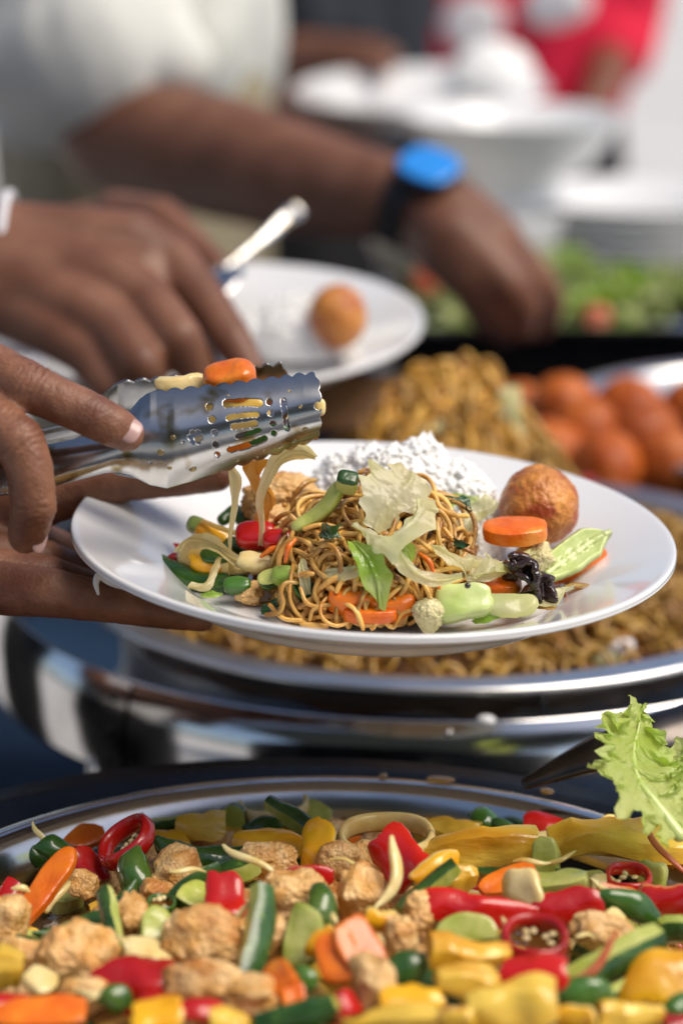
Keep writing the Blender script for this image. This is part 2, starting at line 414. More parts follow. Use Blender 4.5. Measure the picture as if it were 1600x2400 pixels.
M['hair'] = mat('hair', (0.008, 0.006, 0.005), (0.015, 0.012, 0.010), 90, rough=0.5, bump=0.5, bscale=200)
M['watch_blue'] = mat('watch_blue', (0.02, 0.24, 0.72), (0.03, 0.28, 0.78), 30, rough=0.2, coat=0.6)
M['rubber'] = mat('rubber', (0.012, 0.012, 0.014), rough=0.5)
M['wood_dark'] = mat('wood_dark', (0.11, 0.050, 0.018), (0.16, 0.080, 0.03), 20, rough=0.5, stretch=(0.2, 1, 1), coat=0.2)
M['handle_dark'] = mat('handle_dark', (0.085, 0.075, 0.070), (0.12, 0.105, 0.095), 60, rough=0.24, metal=1, rvar=0.06)
M['concrete'] = mat('concrete', (0.52, 0.51, 0.49), (0.60, 0.59, 0.57), 1.5, rough=0.9, bump=0.3, bscale=60, detail=8)
M['light_blocker'] = mat('light_blocker', (0.035, 0.05, 0.045), (0.05, 0.065, 0.055), 2, rough=0.9)
M['post'] = mat('post', (0.55, 0.56, 0.57), rough=0.4, metal=1)
M['print_white'] = mat('print_white', (0.78, 0.74, 0.74), (0.72, 0.68, 0.68), 20, rough=0.8)
M['bracelet'] = mat('bracelet', (0.75, 0.74, 0.76), (0.66, 0.65, 0.68), 200, rough=0.5, bump=0.5, bscale=300)
# ------------------------------------------------------------------ ground, added light-blocking roof, table
obj('ground', (np.array([[-150, -100, 0], [150, -100, 0], [150, 250, 0], [-150, 250, 0]], float), [(0, 1, 2, 3)]), M['concrete'], kind='structure', smooth=False)
t = empty('light_blocker', (0, 1, 0), 'dark green fabric roof on metal posts, added out of view to block light', 'light_blocker')  # added behind the camera, unseen: darkens metal reflections and cuts frontal light
nx, ny = 30, 30
CX0, CX1, CY0, CY1 = -4.0, 3.5, -6.0, -1.2
gx, gy = np.meshgrid(np.linspace(CX0, CX1, nx), np.linspace(CY0, CY1, ny), indexing='ij')
gz = 2.55 + 0.55 * (1 - np.maximum(np.abs(gx - (CX0 + CX1) / 2) / ((CX1 - CX0) / 2), np.abs(gy - (CY0 + CY1) / 2) / ((CY1 - CY0) / 2))) + 0.02 * np.sin(gx * 5) * np.sin(gy * 4)
cv = np.stack([gx, gy, gz], 2).reshape(-1, 3)
obj('roof', (cv, grid_faces(nx, ny)), M['light_blocker'], t)
for sx in (CX0 + 0.05, CX1 - 0.05):
    for sy in (CY0 + 0.05, CY1 - 0.05):
        obj('post', sweep([(sx, sy, 0), (sx, sy, 2.56)], 0.025, n=4), M['post'], t)

t = empty('buffet_table', (0.3, 1.6, 0), 'long buffet table covered with a deep blue cloth', 'table')
TX0, TX1, TY0, TY1, TZ = -0.36, 0.98, 0.32, 2.95, 0.80
obj('table_top', box(((TX0 + TX1) / 2, (TY0 + TY1) / 2, TZ - 0.02), (TX1 - TX0, TY1 - TY0, 0.03)), M['wood_dark'], t, smooth=False)
per = []
nper = 420
for k in range(nper):
    s = k / nper * 4; e = int(s); u = s - e
    c = [(TX0, TY0), (TX1, TY0), (TX1, TY1), (TX0, TY1)]; a, b = c[e], c[(e + 1) % 4]
    per.append((a[0] + (b[0] - a[0]) * u, a[1] + (b[1] - a[1]) * u))
per = np.array(per); ctr = per.mean(0)
rows = []
for j, (z, fl) in enumerate(((TZ, -0.004), (TZ - 0.006, 0.004), (TZ - 0.2, 0.012), (TZ - 0.45, 0.022), (TZ - 0.72, 0.03))):
    w = np.sin(np.arange(nper) * 0.75 + 1.5 * np.sin(np.arange(nper) * 0.13)) * (0.012 * min(1, j / 2))
    d = per - ctr; d = d / np.linalg.norm(d, axis=1)[:, None]
    q = per + d * (fl + w)[:, None]
    rows.append(np.c_[q, np.full(nper, z)])
cv = np.concatenate(rows + [np.array([[ctr[0], ctr[1], TZ]])])
cf = grid_faces(5, nper, True) + [(5 * nper, i, (i + 1) % nper) for i in range(nper)]
obj('tablecloth', (cv, cf), M['cloth_blue'], t)
for x in (TX0 + 0.08, TX1 - 0.08):
    for y in (TY0 + 0.08, TY1 - 0.08): obj('leg', sweep([(x, y, 0), (x, y, TZ - 0.03)], 0.02, n=3), M['post'], t)

# ------------------------------------------------------------------ chafing dishes
def food_pan(c, R, zr, t, deep=0.065, flange=0.012, m='steel'):
    pr = [(0.0, -deep), (R * 0.80, -deep), (R * 0.86, -deep + 0.006), (R - flange - 0.008, -0.020), (R - flange - 0.003, -0.004), (R - flange, -0.0008), (R - flange + 0.002, 0.0),
          (R - 0.003, -0.0012), (R - 0.0008, -0.002), (R, -0.0045), (R - 0.0015, -0.0065), (R - flange, -0.006), (R - flange - 0.010, -0.03), (R * 0.87, -deep - 0.002), (0, -deep - 0.003)]
    return obj('food_pan', lathe(pr, (c[0], c[1], zr), 160), M[m], t, origin=(c[0], c[1], zr - deep))
def band(c, R, z0, z1, th, m, name, t, seg=160):
    pr = [(R, z0), (R, z1 - 0.002), (R + 0.0012, z1), (R - 0.0012, z1 + 0.0012), (R - th, z1 - 0.002), (R - th, z0)]
    return obj(name, lathe(pr, (c[0], c[1], 0), seg, close=True), M[m], t)
P1C, P1R, P1Z = (-0.008, 0.859), 0.199, 1.02
P2C, P2R, P2Z = (0.061, 1.395), 0.222, 1.02
P3C, P3R, P3Z = (0.335, 1.735), 0.185, 1.03

t = empty('chafing_dish', (P1C[0], P1C[1], TZ), 'round steel chafing dish filled with colourful vegetable and chicken stir fry', 'chafing dish')
food_pan(P1C, P1R, P1Z, t, 0.07, 0.013)
hc = (-0.022, 0.838)
pr = [(0.195, 0.945), (0.200, 1.000), (0.212, 1.006), (0.252, 1.008), (0.262, 1.010), (0.2645, 1.006), (0.262, 1.000), (0.250, 0.99), (0.20, 0.93)]
obj('holder', lathe(pr, (hc[0], hc[1], 0), 160), M['black_steel'], t)
obj('outer_wall', lathe([(0.2625, 1.002), (0.2630, 0.990), (0.262, 0.93), (0.254, 0.90), (0.252, 0.90), (0.259, 0.93), (0.260, 1.002)], (hc[0], hc[1], 0), 160), M['black_steel'], t)
for k in range(4):
    a = math.pi / 4 + k * math.pi / 2
    obj('leg', sweep([(hc[0] + 0.245 * math.cos(a), hc[1] + 0.245 * math.sin(a), 0.93), (hc[0] + 0.25 * math.cos(a), hc[1] + 0.25 * math.sin(a), 0.803)], 0.009, n=4), M['black_steel'], t)

t = empty('chafing_dish', (P2C[0], P2C[1], TZ), 'round steel chafing dish heaped with fried noodles inside a polished ring stand', 'chafing dish')
pan2 = food_pan(P2C, P2R, P2Z, t, 0.085, 0.018, 'steel_satin')
RC, RR, RZ = (0.057, 1.424), 0.267, 1.004
RH = 0.053
ru = np.linspace(0, 1, 22); rth = np.radians(np.interp(ru, [0, 0.25, 0.5, 0.75, 1], [32, 17, 5, 1, -5]))
rrad = RR - 0.004 + np.concatenate([[0], np.cumsum(np.tan((rth[1:] + rth[:-1]) / 2) * RH / 21)])
def ring_r(dz): return float(np.interp(-dz / RH, ru, rrad))        # radius of the gently bulging band at a height below its top
rp_ = [(r_, RZ - u_ * RH) for u_, r_ in zip(ru[::-1], rrad[::-1])]
obj('ring_stand', lathe(rp_ + [(rrad[0] - 0.0006, RZ + 0.0014), (rrad[0] - 0.0024, RZ + 0.0006)] + [(r_ - 0.0024, z_) for r_, z_ in rp_[::-1]], (RC[0], RC[1], 0), 200, close=True), M['steel_ring'], t)
def on_ring(x, out=0.0):
    """Point on the front of the ring stand at a picture column."""
    u = (x * K - 800) / FPX
    best = min(np.linspace(-math.pi, 0, 721), key=lambda a: abs((RC[0] + RR * math.cos(a)) / ((RC[1] + RR * math.sin(a)) * 0.961 + 0.12) - u) + (0.5 if RC[1] + RR * math.sin(a) > RC[1] + 0.05 else 0))
    return best
for xa, xb in ((236, 296), (884, 892)):
    a0, a1 = on_ring(xa), on_ring(xb)
    s = lathe([(r_ + 0.0014, z_) for r_, z_ in rp_] + [(r_ + 0.0002, z_) for r_, z_ in rp_[::-1]], (RC[0], RC[1], 0), 8, close=True, a0=a0, a1=a1)
    sm = obj('joint_strip', s, M['steel_ring'], t, smooth=False)
    if xb - xa > 20:
        am = (a0 + a1) / 2
        for dz in (-0.009, -0.026, -0.044):
            rq = ring_r(dz) + 0.0014; p = np.array([RC[0] + rq * math.cos(am), RC[1] + rq * math.sin(am), RZ + dz])
            obj('rivet', (ico(2)[0] * np.array([0.0022, 0.0022, 0.0022]) + p, ico(2)[1]), M['black_steel'], sm)
for k, x in enumerate((1030,)):
    a = on_ring(x)
    zq = -0.004 if k == 0 else -0.022; rq = ring_r(zq); p = np.array([RC[0] + rq * math.cos(a), RC[1] + rq * math.sin(a), RZ + zq])
    obj('rivet', (ico(2)[0] * 0.0018 + p, ico(2)[1]), M['steel'], t)
a = on_ring(1118)
obj('knob', (ico(3)[0] * np.array([0.005, 0.004, 0.003]) + np.array([RC[0] + (RR - 0.006) * math.cos(a), RC[1] + (RR - 0.006) * math.sin(a), RZ + 0.001]), ico(3)[1]), M['ceramic'], t)
a = math.atan2(-0.19, 0.03)
obj('seam', sweep([(P2C[0] + 0.046, P2C[1] - 0.196, 1.010), (P2C[0] + 0.043, P2C[1] - 0.190, 0.945)], 0.0016, n=3), M['steel'], pan2)
for k in range(4):
    a = math.pi / 4 + k * math.pi / 2
    obj('leg', sweep([(RC[0] + RR * math.cos(a), RC[1] + RR * math.sin(a), 0.952), (RC[0] + 0.275 * math.cos(a), RC[1] + 0.275 * math.sin(a), 0.803)], 0.008, n=4), M['steel'], t)
obj('dark_reflection_tray', lathe([(0, 0.806), (0.24, 0.806), (0.246, 0.815), (0.25, 0.83), (0.252, 0.83), (0.249, 0.810), (0.24, 0.803), (0, 0.803)], (0.13, 1.30, 0), 80), M['black_steel'], t)  # added black disc, so the ring stand reflects dark instead of blue cloth
obj('pan_support', lathe([(0.196, 0.930), (0.204, 0.930), (0.204, 0.936), (0.196, 0.936)], (P2C[0], P2C[1], 0), 80, close=True), M['steel'], t)
t = empty('chafing_dish', (P3C[0], P3C[1], TZ), 'round steel chafing dish holding whole red spiced eggs', 'chafing dish')
food_pan(P3C, P3R, P3Z, t, 0.07, 0.024, 'steel_satin')
band(P3C, P3R - 0.012, 0.94, P3Z - 0.012, 0.003, 'black_steel', 'holder', t)
for k in range(4):
    a = math.pi / 4 + k * math.pi / 2
    obj('leg', sweep([(P3C[0] + 0.17 * math.cos(a), P3C[1] + 0.17 * math.sin(a), 0.95), (P3C[0] + 0.18 * math.cos(a), P3C[1] + 0.18 * math.sin(a), 0.803)], 0.008, n=4), M['black_steel'], t)

# long black salad tray
t = empty('salad_tray', (0.37, 2.16, TZ), 'long black serving tray piled with green salad', 'tray')
tx0, tx1, ty0, ty1 = 0.05, 0.72, 2.03, 2.28
w = 0.006
rim = [box(((tx0 + tx1) / 2, ty0, 0.995), (tx1 - tx0, w, 0.07)), box(((tx0 + tx1) / 2, ty1, 0.995), (tx1 - tx0, w, 0.07)),
       box((tx0, (ty0 + ty1) / 2, 0.995), (w, ty1 - ty0 - w, 0.07)), box((tx1, (ty0 + ty1) / 2, 0.995), (w, ty1 - ty0 - w, 0.07)), box(((tx0 + tx1) / 2, (ty0 + ty1) / 2, 0.965), (tx1 - tx0 - w, ty1 - ty0 - w, 0.006))]
obj('tray', join(rim), M['black_steel'], t, smooth=False)
obj('rim', join([box(((tx0 + tx1) / 2, ty0 - 0.006, 1.033), (tx1 - tx0 + 0.03, 0.02, 0.006)), box(((tx0 + tx1) / 2, ty1 + 0.006, 1.033), (tx1 - tx0 + 0.03, 0.02, 0.006))]), M['steel'], t, smooth=False)
for x in (tx0 + 0.04, tx1 - 0.04): obj('stand_leg', box((x, (ty0 + ty1) / 2, 0.88), (0.02, 0.2, 0.159)), M['black_steel'], t, smooth=False)

# white-clothed riser at the end of the table
t = empty('display_riser', (0.5, 2.62, TZ), 'low display riser under a white cloth at the table end', 'riser')
obj('riser_box', box((0.52, 2.62, 0.90), (0.90, 0.54, 0.19)), M['wood_dark'], t, smooth=False)
nper = 200; per = []
for k in range(nper):
    s = k / nper * 4; e = int(s); u = s - e
    c = [(0.06, 2.34), (0.98, 2.34), (0.98, 2.90), (0.06, 2.90)]; a, b = c[e], c[(e + 1) % 4]
    per.append((a[0] + (b[0] - a[0]) * u, a[1] + (b[1] - a[1]) * u))
per = np.array(per); ctr = per.mean(0); rows = []
for j, (z, fl) in enumerate(((1.002, 0.0), (0.994, 0.006), (0.90, 0.012), (0.806, 0.02))):
    w_ = np.sin(np.arange(nper) * 0.9) * 0.008 * min(1, j / 2)
    d = per - ctr; d = d / np.linalg.norm(d, axis=1)[:, None]
    rows.append(np.c_[per + d * (fl + w_)[:, None], np.full(nper, z)])
obj('white_cloth', (np.concatenate(rows + [np.array([[ctr[0], ctr[1], 1.002]])]), grid_faces(4, nper, True) + [(4 * nper, i, (i + 1) % nper) for i in range(nper)]), M['cloth_white'], t)

# ------------------------------------------------------------------ plates
def plate_profile(R, depth_=0.022):
    k = R / 0.134
    pts = [(0, -0.0195), (0.078, -0.0192), (0.085, -0.0178), (0.091, -0.0140), (0.097, -0.0112), (0.112, -0.0058), (0.128, -0.0006), (0.1325, 0.0006), (0.1340, 0.0002), (0.1342, -0.0012),
           (0.1325, -0.0030), (0.115, -0.0095), (0.100, -0.0150), (0.092, -0.0205), (0.084, -0.0232), (0.076, -0.0240), (0.074, -0.0262), (0.070, -0.0262), (0.068, -0.0238), (0, -0.0236)]
    return [(r * k, z * k * 1.2) for r, z in pts]
def plate(c, R, ax=None, **kw):
    return obj(kw.pop('name', 'dinner_plate'), lathe(smooth_profile(plate_profile(R)), c, 160, ax), M['ceramic'], None, origin=c, **kw)
def smooth_profile(p):
    q = smooth_path([(a, b, 0) for a, b in p], len(p) * 4); q[:, 0] = np.maximum(q[:, 0], 0); return q[:, :2]
def tilt_axes(roll, pitch):
    """rows: local x, y, z; roll lowers the +x side, pitch lowers the near side."""
    cx = np.array([math.cos(roll), 0, -math.sin(roll)]); cy = np.array([0, math.cos(pitch), math.sin(pitch)])
    z = unit(np.cross(cx, cy)); y = np.cross(z, cx)
    return np.stack([cx, y, z])
PC = at_d(858, 1214, 1.083)
PAX = tilt_axes(math.radians(2.4), math.radians(2.2))
plate(PC, 0.1345, PAX, label='white dinner plate of noodles, rice and vegetables held under the tongs', cat='plate')
WELL = PC[2] - 0.0234
P2L = at_d(478, 738, 1.53)
PAX2 = tilt_axes(math.radians(-1.0), math.radians(5.5))
plate(P2L, 0.136, PAX2, label='white dinner plate with rice and a bitten fried ball', cat='plate')
P3L = at_d(965, 200, 2.68)
PAX3 = tilt_axes(math.radians(-1.5), math.radians(4))
plate(P3L, 0.142, PAX3, label='white plate of rice held by the person in dark clothes', cat='plate')

# white ware on the riser
t = empty('pedestal_bowl', at_z(1200, 600, 1.002) * np.array([1, 0, 0]) + np.array([0, 2.47, 1.002]), 'wide white ceramic bowl on a pedestal foot behind the salad tray', 'bowl')
bc = np.array([at_y(1180, 320, 2.47)[0], 2.47, 0])
pr = [(0, 1.115), (0.03, 1.116), (0.07, 1.125), (0.093, 1.145), (0.108, 1.160), (0.111, 1.160), (0.097, 1.138), (0.076, 1.112), (0.055, 1.10), (0.050, 1.09), (0.048, 1.05), (0.052, 1.02), (0.062, 1.008), (0.064, 1.003), (0, 1.003)]
obj('bowl', lathe(smooth_profile(pr), bc, 96), M['ceramic'], t)
for k in range(6):
    pc = np.array([at_y(1455, 480, 2.50)[0], 2.50 + 0.002 * math.sin(k * 3), 1.0285 + 0.0095 * k])
    plate(pc, 0.125, None, name='stacked_plate', label='white plate in the stack on the white cloth riser', cat='plate', group='plates stacked on the riser')
obj('serving_bowl', lathe(smooth_profile([(0, 1.006), (0.05, 1.006), (0.085, 1.03), (0.10, 1.07), (0.103, 1.07), (0.09, 1.028), (0.055, 1.003), (0, 1.003)]), (at_y(1110, 520, 2.41)[0] - 0.02, 2.42, 0), 96), M['ceramic'], label='low round white serving bowl beside the pedestal bowl', cat='bowl')

# ------------------------------------------------------------------ people
def H(ch):
    return [(at_d(x, y, d), r * m_px(d)) for x, y, d, r in ch]
def creases(list_):
    """Fine knuckle folds: (centre, direction along the finger, facing side, spread, height, folds per metre)."""
    def post(co, no):
        co = co.copy()
        for c, ax, side, sg, amp, fr in list_:
            ax = unit(ax); d = co - c; s = d @ ax; r = np.linalg.norm(d - s[:, None] * ax, axis=1)
            w = np.exp(-(s / sg) ** 2) * np.clip((no @ unit(side)) * 1.5 + 0.2, 0, 1) * (r < 0.016)
            n1 = vnoise(co * 260, 3) * 0.9
            co += no * (w * amp * (np.sin(s * fr + n1 * 3.2) * (0.6 + 0.6 * vnoise(co * 190, 8)) - 0.3))[:, None]
        co += no * (0.00022 * fbm(co * 300, 2, 5))[:, None]
        return co
    return post
def folds(amp, sc, s, stretch=(1, 1, 0.35)):
    def post(co, no):
        return co + no * (amp * fbm(co * np.array(stretch) * sc, 3, s))[:, None]
    return post
def person(label, x, y, face, arms, shirt, trousers, sleeves, arm_mat='skin_far', voxel=0.0035, post=None, shirt_amp=0.008, seed=0, h=1.0, extra=None, hem=1.06):
    f = np.array([math.cos(face), math.sin(face), 0]); l = np.array([-f[1], f[0], 0]); b = np.array([x, y, 0.0]); z = np.array([0, 0, 1.0])
    def q(a, s, hz): return b + f * a + l * s + z * hz * h
    t = empty('person', (x, y, 0), label, 'person')
    coarse = [[(q(0, 0, 0.95), 0.13), (q(0, 0, 1.15), 0.115), (q(0, 0, 1.32), 0.11), (q(0, 0, 1.42), 0.06), (q(0.01, 0, 1.50), 0.056)],
              [(q(0, -0.13, 1.36), 0.055), (q(0, 0.13, 1.36), 0.055)],
              [(q(0.035, 0, 1.545), 0.062), (q(0.015, 0, 1.60), 0.082), (q(0, 0, 1.64), 0.085)], [(q(0.10, 0, 1.59), 0.012), (q(0.112, 0, 1.565), 0.014)],
              [(q(0.01, 0.083, 1.57), 0.014), (q(0.005, 0.088, 1.60), 0.016)], [(q(0.01, -0.083, 1.57), 0.014), (q(0.005, -0.088, 1.60), 0.016)]]
    for s in (-1, 1):
        coarse += [[(q(0, s * 0.09, 0.90), 0.08), (q(0.015, s * 0.095, 0.48), 0.055), (q(0, s * 0.095, 0.08), 0.042)], [(q(-0.02, s * 0.095, 0.045), 0.04), (q(0.14, s * 0.105, 0.035), 0.032)]]
    parts = [blob(coarse, 0.013, 3)]
    for a in arms: parts.append(blob(a, voxel, 9, post))
    v, fc, _ = join(parts)
    obj('body', (v, fc), M[arm_mat], t, origin=(x, y, 0))
    sh = [[(q(0, 0, hem), 0.145), (q(0.01, 0, max(1.20, hem + 0.02)), 0.135), (q(0, 0, 1.33), 0.125)], [(q(0, -0.07, hem + 0.01), 0.125), (q(0, -0.09, 1.30), 0.11)], [(q(0, 0.07, hem + 0.01), 0.125), (q(0, 0.09, 1.30), 0.11)],
          [(q(0, -0.15, 1.365), 0.062), (q(0, 0, 1.395), 0.07), (q(0, 0.15, 1.365), 0.062)]] + sleeves + (extra or [])
    obj('shirt', blob(sh, 0.008, 4, folds(shirt_amp, 14, seed)), M[shirt], t)
    tr = [[(q(0, 0, hem - 0.06), 0.143), (q(0, 0, 0.92), 0.14)]]
    for s in (-1, 1): tr += [[(q(0, s * 0.07, hem - 0.07), 0.118), (q(0, s * 0.09, 0.86), 0.108), (q(0.015, s * 0.095, 0.48), 0.085), (q(0, s * 0.095, 0.12), 0.07)]]
    obj('trousers', blob(tr, 0.012, 3, folds(0.006, 12, seed + 4)), M[trousers], t)
    hr = [[(q(-0.02, 0, 1.66), 0.088), (q(-0.035, 0, 1.60), 0.078), (q(-0.03, 0, 1.55), 0.06)]]
    obj('hair', blob(hr, 0.008, 2, folds(0.006, 60, seed + 9)), M['hair'], t)
    for s in (-1, 1): obj('eye', (q(0.083, s * 0.030, 1.605) + ico(2)[0] * 0.0125, ico(2)[1]), M['hair'], t)
    for s in (-1, 1): obj('shoe', blob([[(q(-0.03, s * 0.095, 0.045), 0.047), (q(0.15, s * 0.105, 0.04), 0.042)]], 0.01, 2), M['rubber'], t)
    return t

# the person who holds the tongs and the plate
wT = (-430, 955, 1.06, 118)
handT = [H([wT, (-260, 850, 1.055, 92), (-130, 808, 1.035, 76), (-40, 838, 1.012, 64), (66, 888, 1.0, 59), (140, 922, 0.998, 53), (215, 955, 0.998, 53), (262, 980, 1.0, 49), (290, 996, 1.002, 43)]),
         H([wT, (-270, 930, 1.04, 96), (-140, 930, 1.02, 74), (-40, 955, 0.998, 64), (44, 1012, 0.985, 60), (70, 1080, 0.985, 55), (78, 1160, 0.988, 54), (68, 1205, 0.995, 49), (60, 1230, 1.0, 43)]),
         H([wT, (-280, 1010, 1.04, 92), (-190, 1015, 1.02, 70), (-105, 1065, 1.0, 58), (-80, 1150, 1.0, 54), (-90, 1230, 1.02, 44)]),
         H([wT, (-290, 1060, 1.05, 84), (-230, 1080, 1.03, 60), (-170, 1130, 1.02, 52), (-150, 1210, 1.03, 44)]),
         H([wT, (-270, 880, 1.10, 90), (-120, 915, 1.095, 66), (10, 990, 1.09, 54), (62, 1022, 1.085, 44)])]
pT = at_d(wT[0], wT[1], wT[2])
armT = handT + [[(pT, wT[3] * m_px(1.06) * 0.36 + 0.014), (np.array([-0.42, 1.0, 1.10]), 0.040), (np.array([-0.55, 0.98, 1.13]), 0.046), (np.array([-0.64, 0.97, 1.34]), 0.055)]]
armT = [[(p, min(r, 0.031)) if k == 0 and i < 5 else (p, r) for k, (p, r) in enumerate(ch)] for i, ch in enumerate(armT)]
wP = (-270, 1300, 1.10, 120)
handP = [H([wP, (-60, 1345, 1.065, 66), (120, 1362, 1.058, 58), (270, 1388, 1.058, 44), (380, 1410, 1.063, 36), (468, 1427, 1.068, 25)]),
         H([wP, (-60, 1315, 1.085, 66), (110, 1335, 1.085, 60), (260, 1372, 1.10, 42), (400, 1397, 1.12, 34)]),
         H([wP, (-60, 1275, 1.10, 66), (100, 1298, 1.11, 60), (260, 1345, 1.13, 42), (420, 1372, 1.155, 34)]),
         H([wP, (-60, 1230, 1.12, 64), (90, 1255, 1.14, 56), (250, 1305, 1.16, 42), (380, 1335, 1.18, 34)]),
         H([wP, (-150, 1235, 1.115, 96), (0, 1175, 1.12, 76), (140, 1135, 1.118, 62), (290, 1103, 1.115, 50), (430, 1092, 1.110, 47), (500, 1092, 1.108, 38)]),
         H([(-60, 1245, 1.11, 70), (60, 1215, 1.125, 55)])]
pP = at_d(wP[0], wP[1], wP[2])
armP = [[(p, min(r, 0.030)) if k == 0 and i < 5 else (p, r) for k, (p, r) in enumerate(ch)] for i, ch in enumerate(handP)] + \
       [[(pP, 0.030), (np.array([-0.44, 1.22, 1.08]), 0.040), (np.array([-0.57, 1.30, 1.12]), 0.046), (np.array([-0.64, 1.31, 1.34]), 0.055)]]
side = -FW * 0.8 + UP * 0.5
cr = [(at_d(66, 888, 0.99), at_d(140, 922, 1) - at_d(0, 858, 1), side, 0.0075, 0.0007, 2300), (at_d(215, 952, 0.99), at_d(262, 980, 1) - at_d(140, 922, 1), side, 0.0045, 0.0005, 2500),
      (at_d(46, 1016, 0.975), at_d(75, 1080, 1) - at_d(0, 985, 1), side, 0.0075, 0.0007, 2200), (at_d(84, 1170, 0.98), np.array([0, 0, -1.0]), -FW + RT * 0.6, 0.0055, 0.0006, 2400),
      (at_d(0, 855, 1.0), at_d(140, 922, 1) - at_d(0, 858, 1), side, 0.006, 0.0004, 2600)]
personA = person('person in a pale grey shirt holding the tongs and the full plate', -0.66, 1.14, 0, [armT, armP], 'shirt_grey', 'trouser_black',
                 [[(np.array([-0.65, 0.97, 1.36]), 0.075), (np.array([-0.60, 0.975, 1.24]), 0.078)], [(np.array([-0.65, 1.31, 1.36]), 0.075), (np.array([-0.61, 1.305, 1.24]), 0.078)]],
                 arm_mat='skin', voxel=0.0011, post=creases(cr), seed=3)
bodyA = [o for o in personA.children if o.name.startswith('body')][0]
# finger nails
def nail(c, ax, n, L, W, parent):
    return obj('fingernail', place(pillow(L, W, 0.0016, p=3, n=3.0, by=52, bx=6, taper=-0.10), c, frame_of(np.zeros(3), ax, n)), M['nail'], parent)
ax = at_d(300, 1000, 1) - at_d(225, 962, 1)
nail(at_d(291, 996, 1.002) + (-FW * 0.87 + UP * 0.30 + RT * 0.10) * 43 * m_px(1.0) * 0.99, ax, -FW * 0.87 + UP * 0.33 + RT * 0.12, 0.0125, 0.0105, bodyA)
nail(at_d(66, 1238, 1.0) + (-FW * 0.35 - UP * 0.1 + RT * 0.80) * 42 * m_px(1.0), at_d(58, 1260, 1) - at_d(78, 1180, 1), -FW * 0.35 + RT * 0.8 - UP * 0.15, 0.011, 0.009, bodyA)

# the person reaching across the second plate
wB = (-60, 590, 1.43, 100)
handB = [H([(-70, 560, 1.43, 105), (120, 560, 1.43, 92), (300, 560, 1.425, 78), (388, 600, 1.42, 66), (470, 692, 1.40, 56), (535, 785, 1.38, 48), (575, 850, 1.37, 36)]),
         H([(-70, 590, 1.42, 100), (120, 620, 1.41, 88), (255, 650, 1.395, 74), (335, 690, 1.385, 66), (412, 775, 1.36, 54), (448, 850, 1.37, 46), (440, 890, 1.385, 36)]),
         H([(-70, 630, 1.42, 100), (90, 670, 1.40, 82), (200, 715, 1.38, 70), (262, 755, 1.37, 63), (325, 835, 1.35, 52), (345, 895, 1.37, 42)]),
         H([(-70, 650, 1.42, 95), (60, 720, 1.40, 76), (140, 770, 1.38, 62), (196, 810, 1.37, 54), (258, 890, 1.36, 46), (280, 945, 1.37, 36)]),
         H([(-60, 590, 1.425, 104), (150, 592, 1.425, 92), (330, 628, 1.412, 70), (372, 650, 1.41, 56)]), H([(-60, 620, 1.415, 104), (130, 648, 1.405, 90), (235, 690, 1.392, 72), (300, 726, 1.385, 58)]), H([(-60, 650, 1.415, 100), (100, 700, 1.40, 82), (180, 750, 1.382, 66), (232, 786, 1.375, 54)]),
         H([(0, 610, 1.46, 90), (150, 650, 1.48, 66), (330, 710, 1.49, 50), (440, 790, 1.47, 40)])]
elbB = np.array([-0.46, 1.50, 1.16])
armB = handB + [[(at_d(-90, 605, 1.43), 0.034), (np.array([-0.34, 1.46, 1.20]), 0.038), (elbB, 0.046), (np.array([-0.62, 1.56, 1.36]), 0.055)]]
handB2 = [H([(270, 500, 1.68, 62), (370, 510, 1.64, 58), (440, 568, 1.61, 46), (500, 618, 1.59, 36), (520, 636, 1.585, 28)]),
          H([(230, 545, 1.70, 60), (330, 640, 1.68, 50), (420, 720, 1.66, 42), (480, 760, 1.62, 34)]), H([(210, 560, 1.70, 60), (280, 680, 1.69, 50), (350, 780, 1.66, 42)]),
          H([(190, 570, 1.70, 60), (210, 700, 1.68, 50), (270, 800, 1.66, 40)]), H([(170, 580, 1.70, 60), (150, 700, 1.68, 48), (190, 790, 1.66, 38)]),
          [(at_d(215, 560, 1.70), 0.030), (np.array([-0.36, 1.80, 1.10]), 0.036), (np.array([-0.56, 1.84, 1.08]), 0.046), (np.array([-0.64, 1.86, 1.36]), 0.055)]]
personB = person('person with a white wrist band reaching over a plate with the fingers pointing down', -0.68, 1.72, 0, [armB, handB2], 'shirt_dark', 'trouser_black',
                 [[(np.array([-0.64, 1.56, 1.36]), 0.075), (np.array([-0.57, 1.54, 1.29]), 0.078)], [(np.array([-0.66, 1.86, 1.36]), 0.075), (np.array([-0.61, 1.84, 1.27]), 0.078)]], arm_mat='skin_far', voxel=0.0022, seed=5)
a = np.linspace(0, 2 * math.pi, 40)
bc_ = (at_d(16, 525, 1.40) + at_d(16, 525, 1.46)) / 2 - UP * 0.018
bax = unit(at_d(120, 600, 1.42) - at_d(-70, 590, 1.42)); s1 = unit(np.cross(bax, FW)); s2 = np.cross(bax, s1)
obj('wrist_band', sweep([bc_ + s1 * 0.039 * math.cos(q) + s2 * 0.032 * math.sin(q) for q in a], 0.0028, 0.0022, n=60, round_ends=False), M['bracelet'], label='thin white cord band round the wrist of the reaching hand', cat='wrist band')

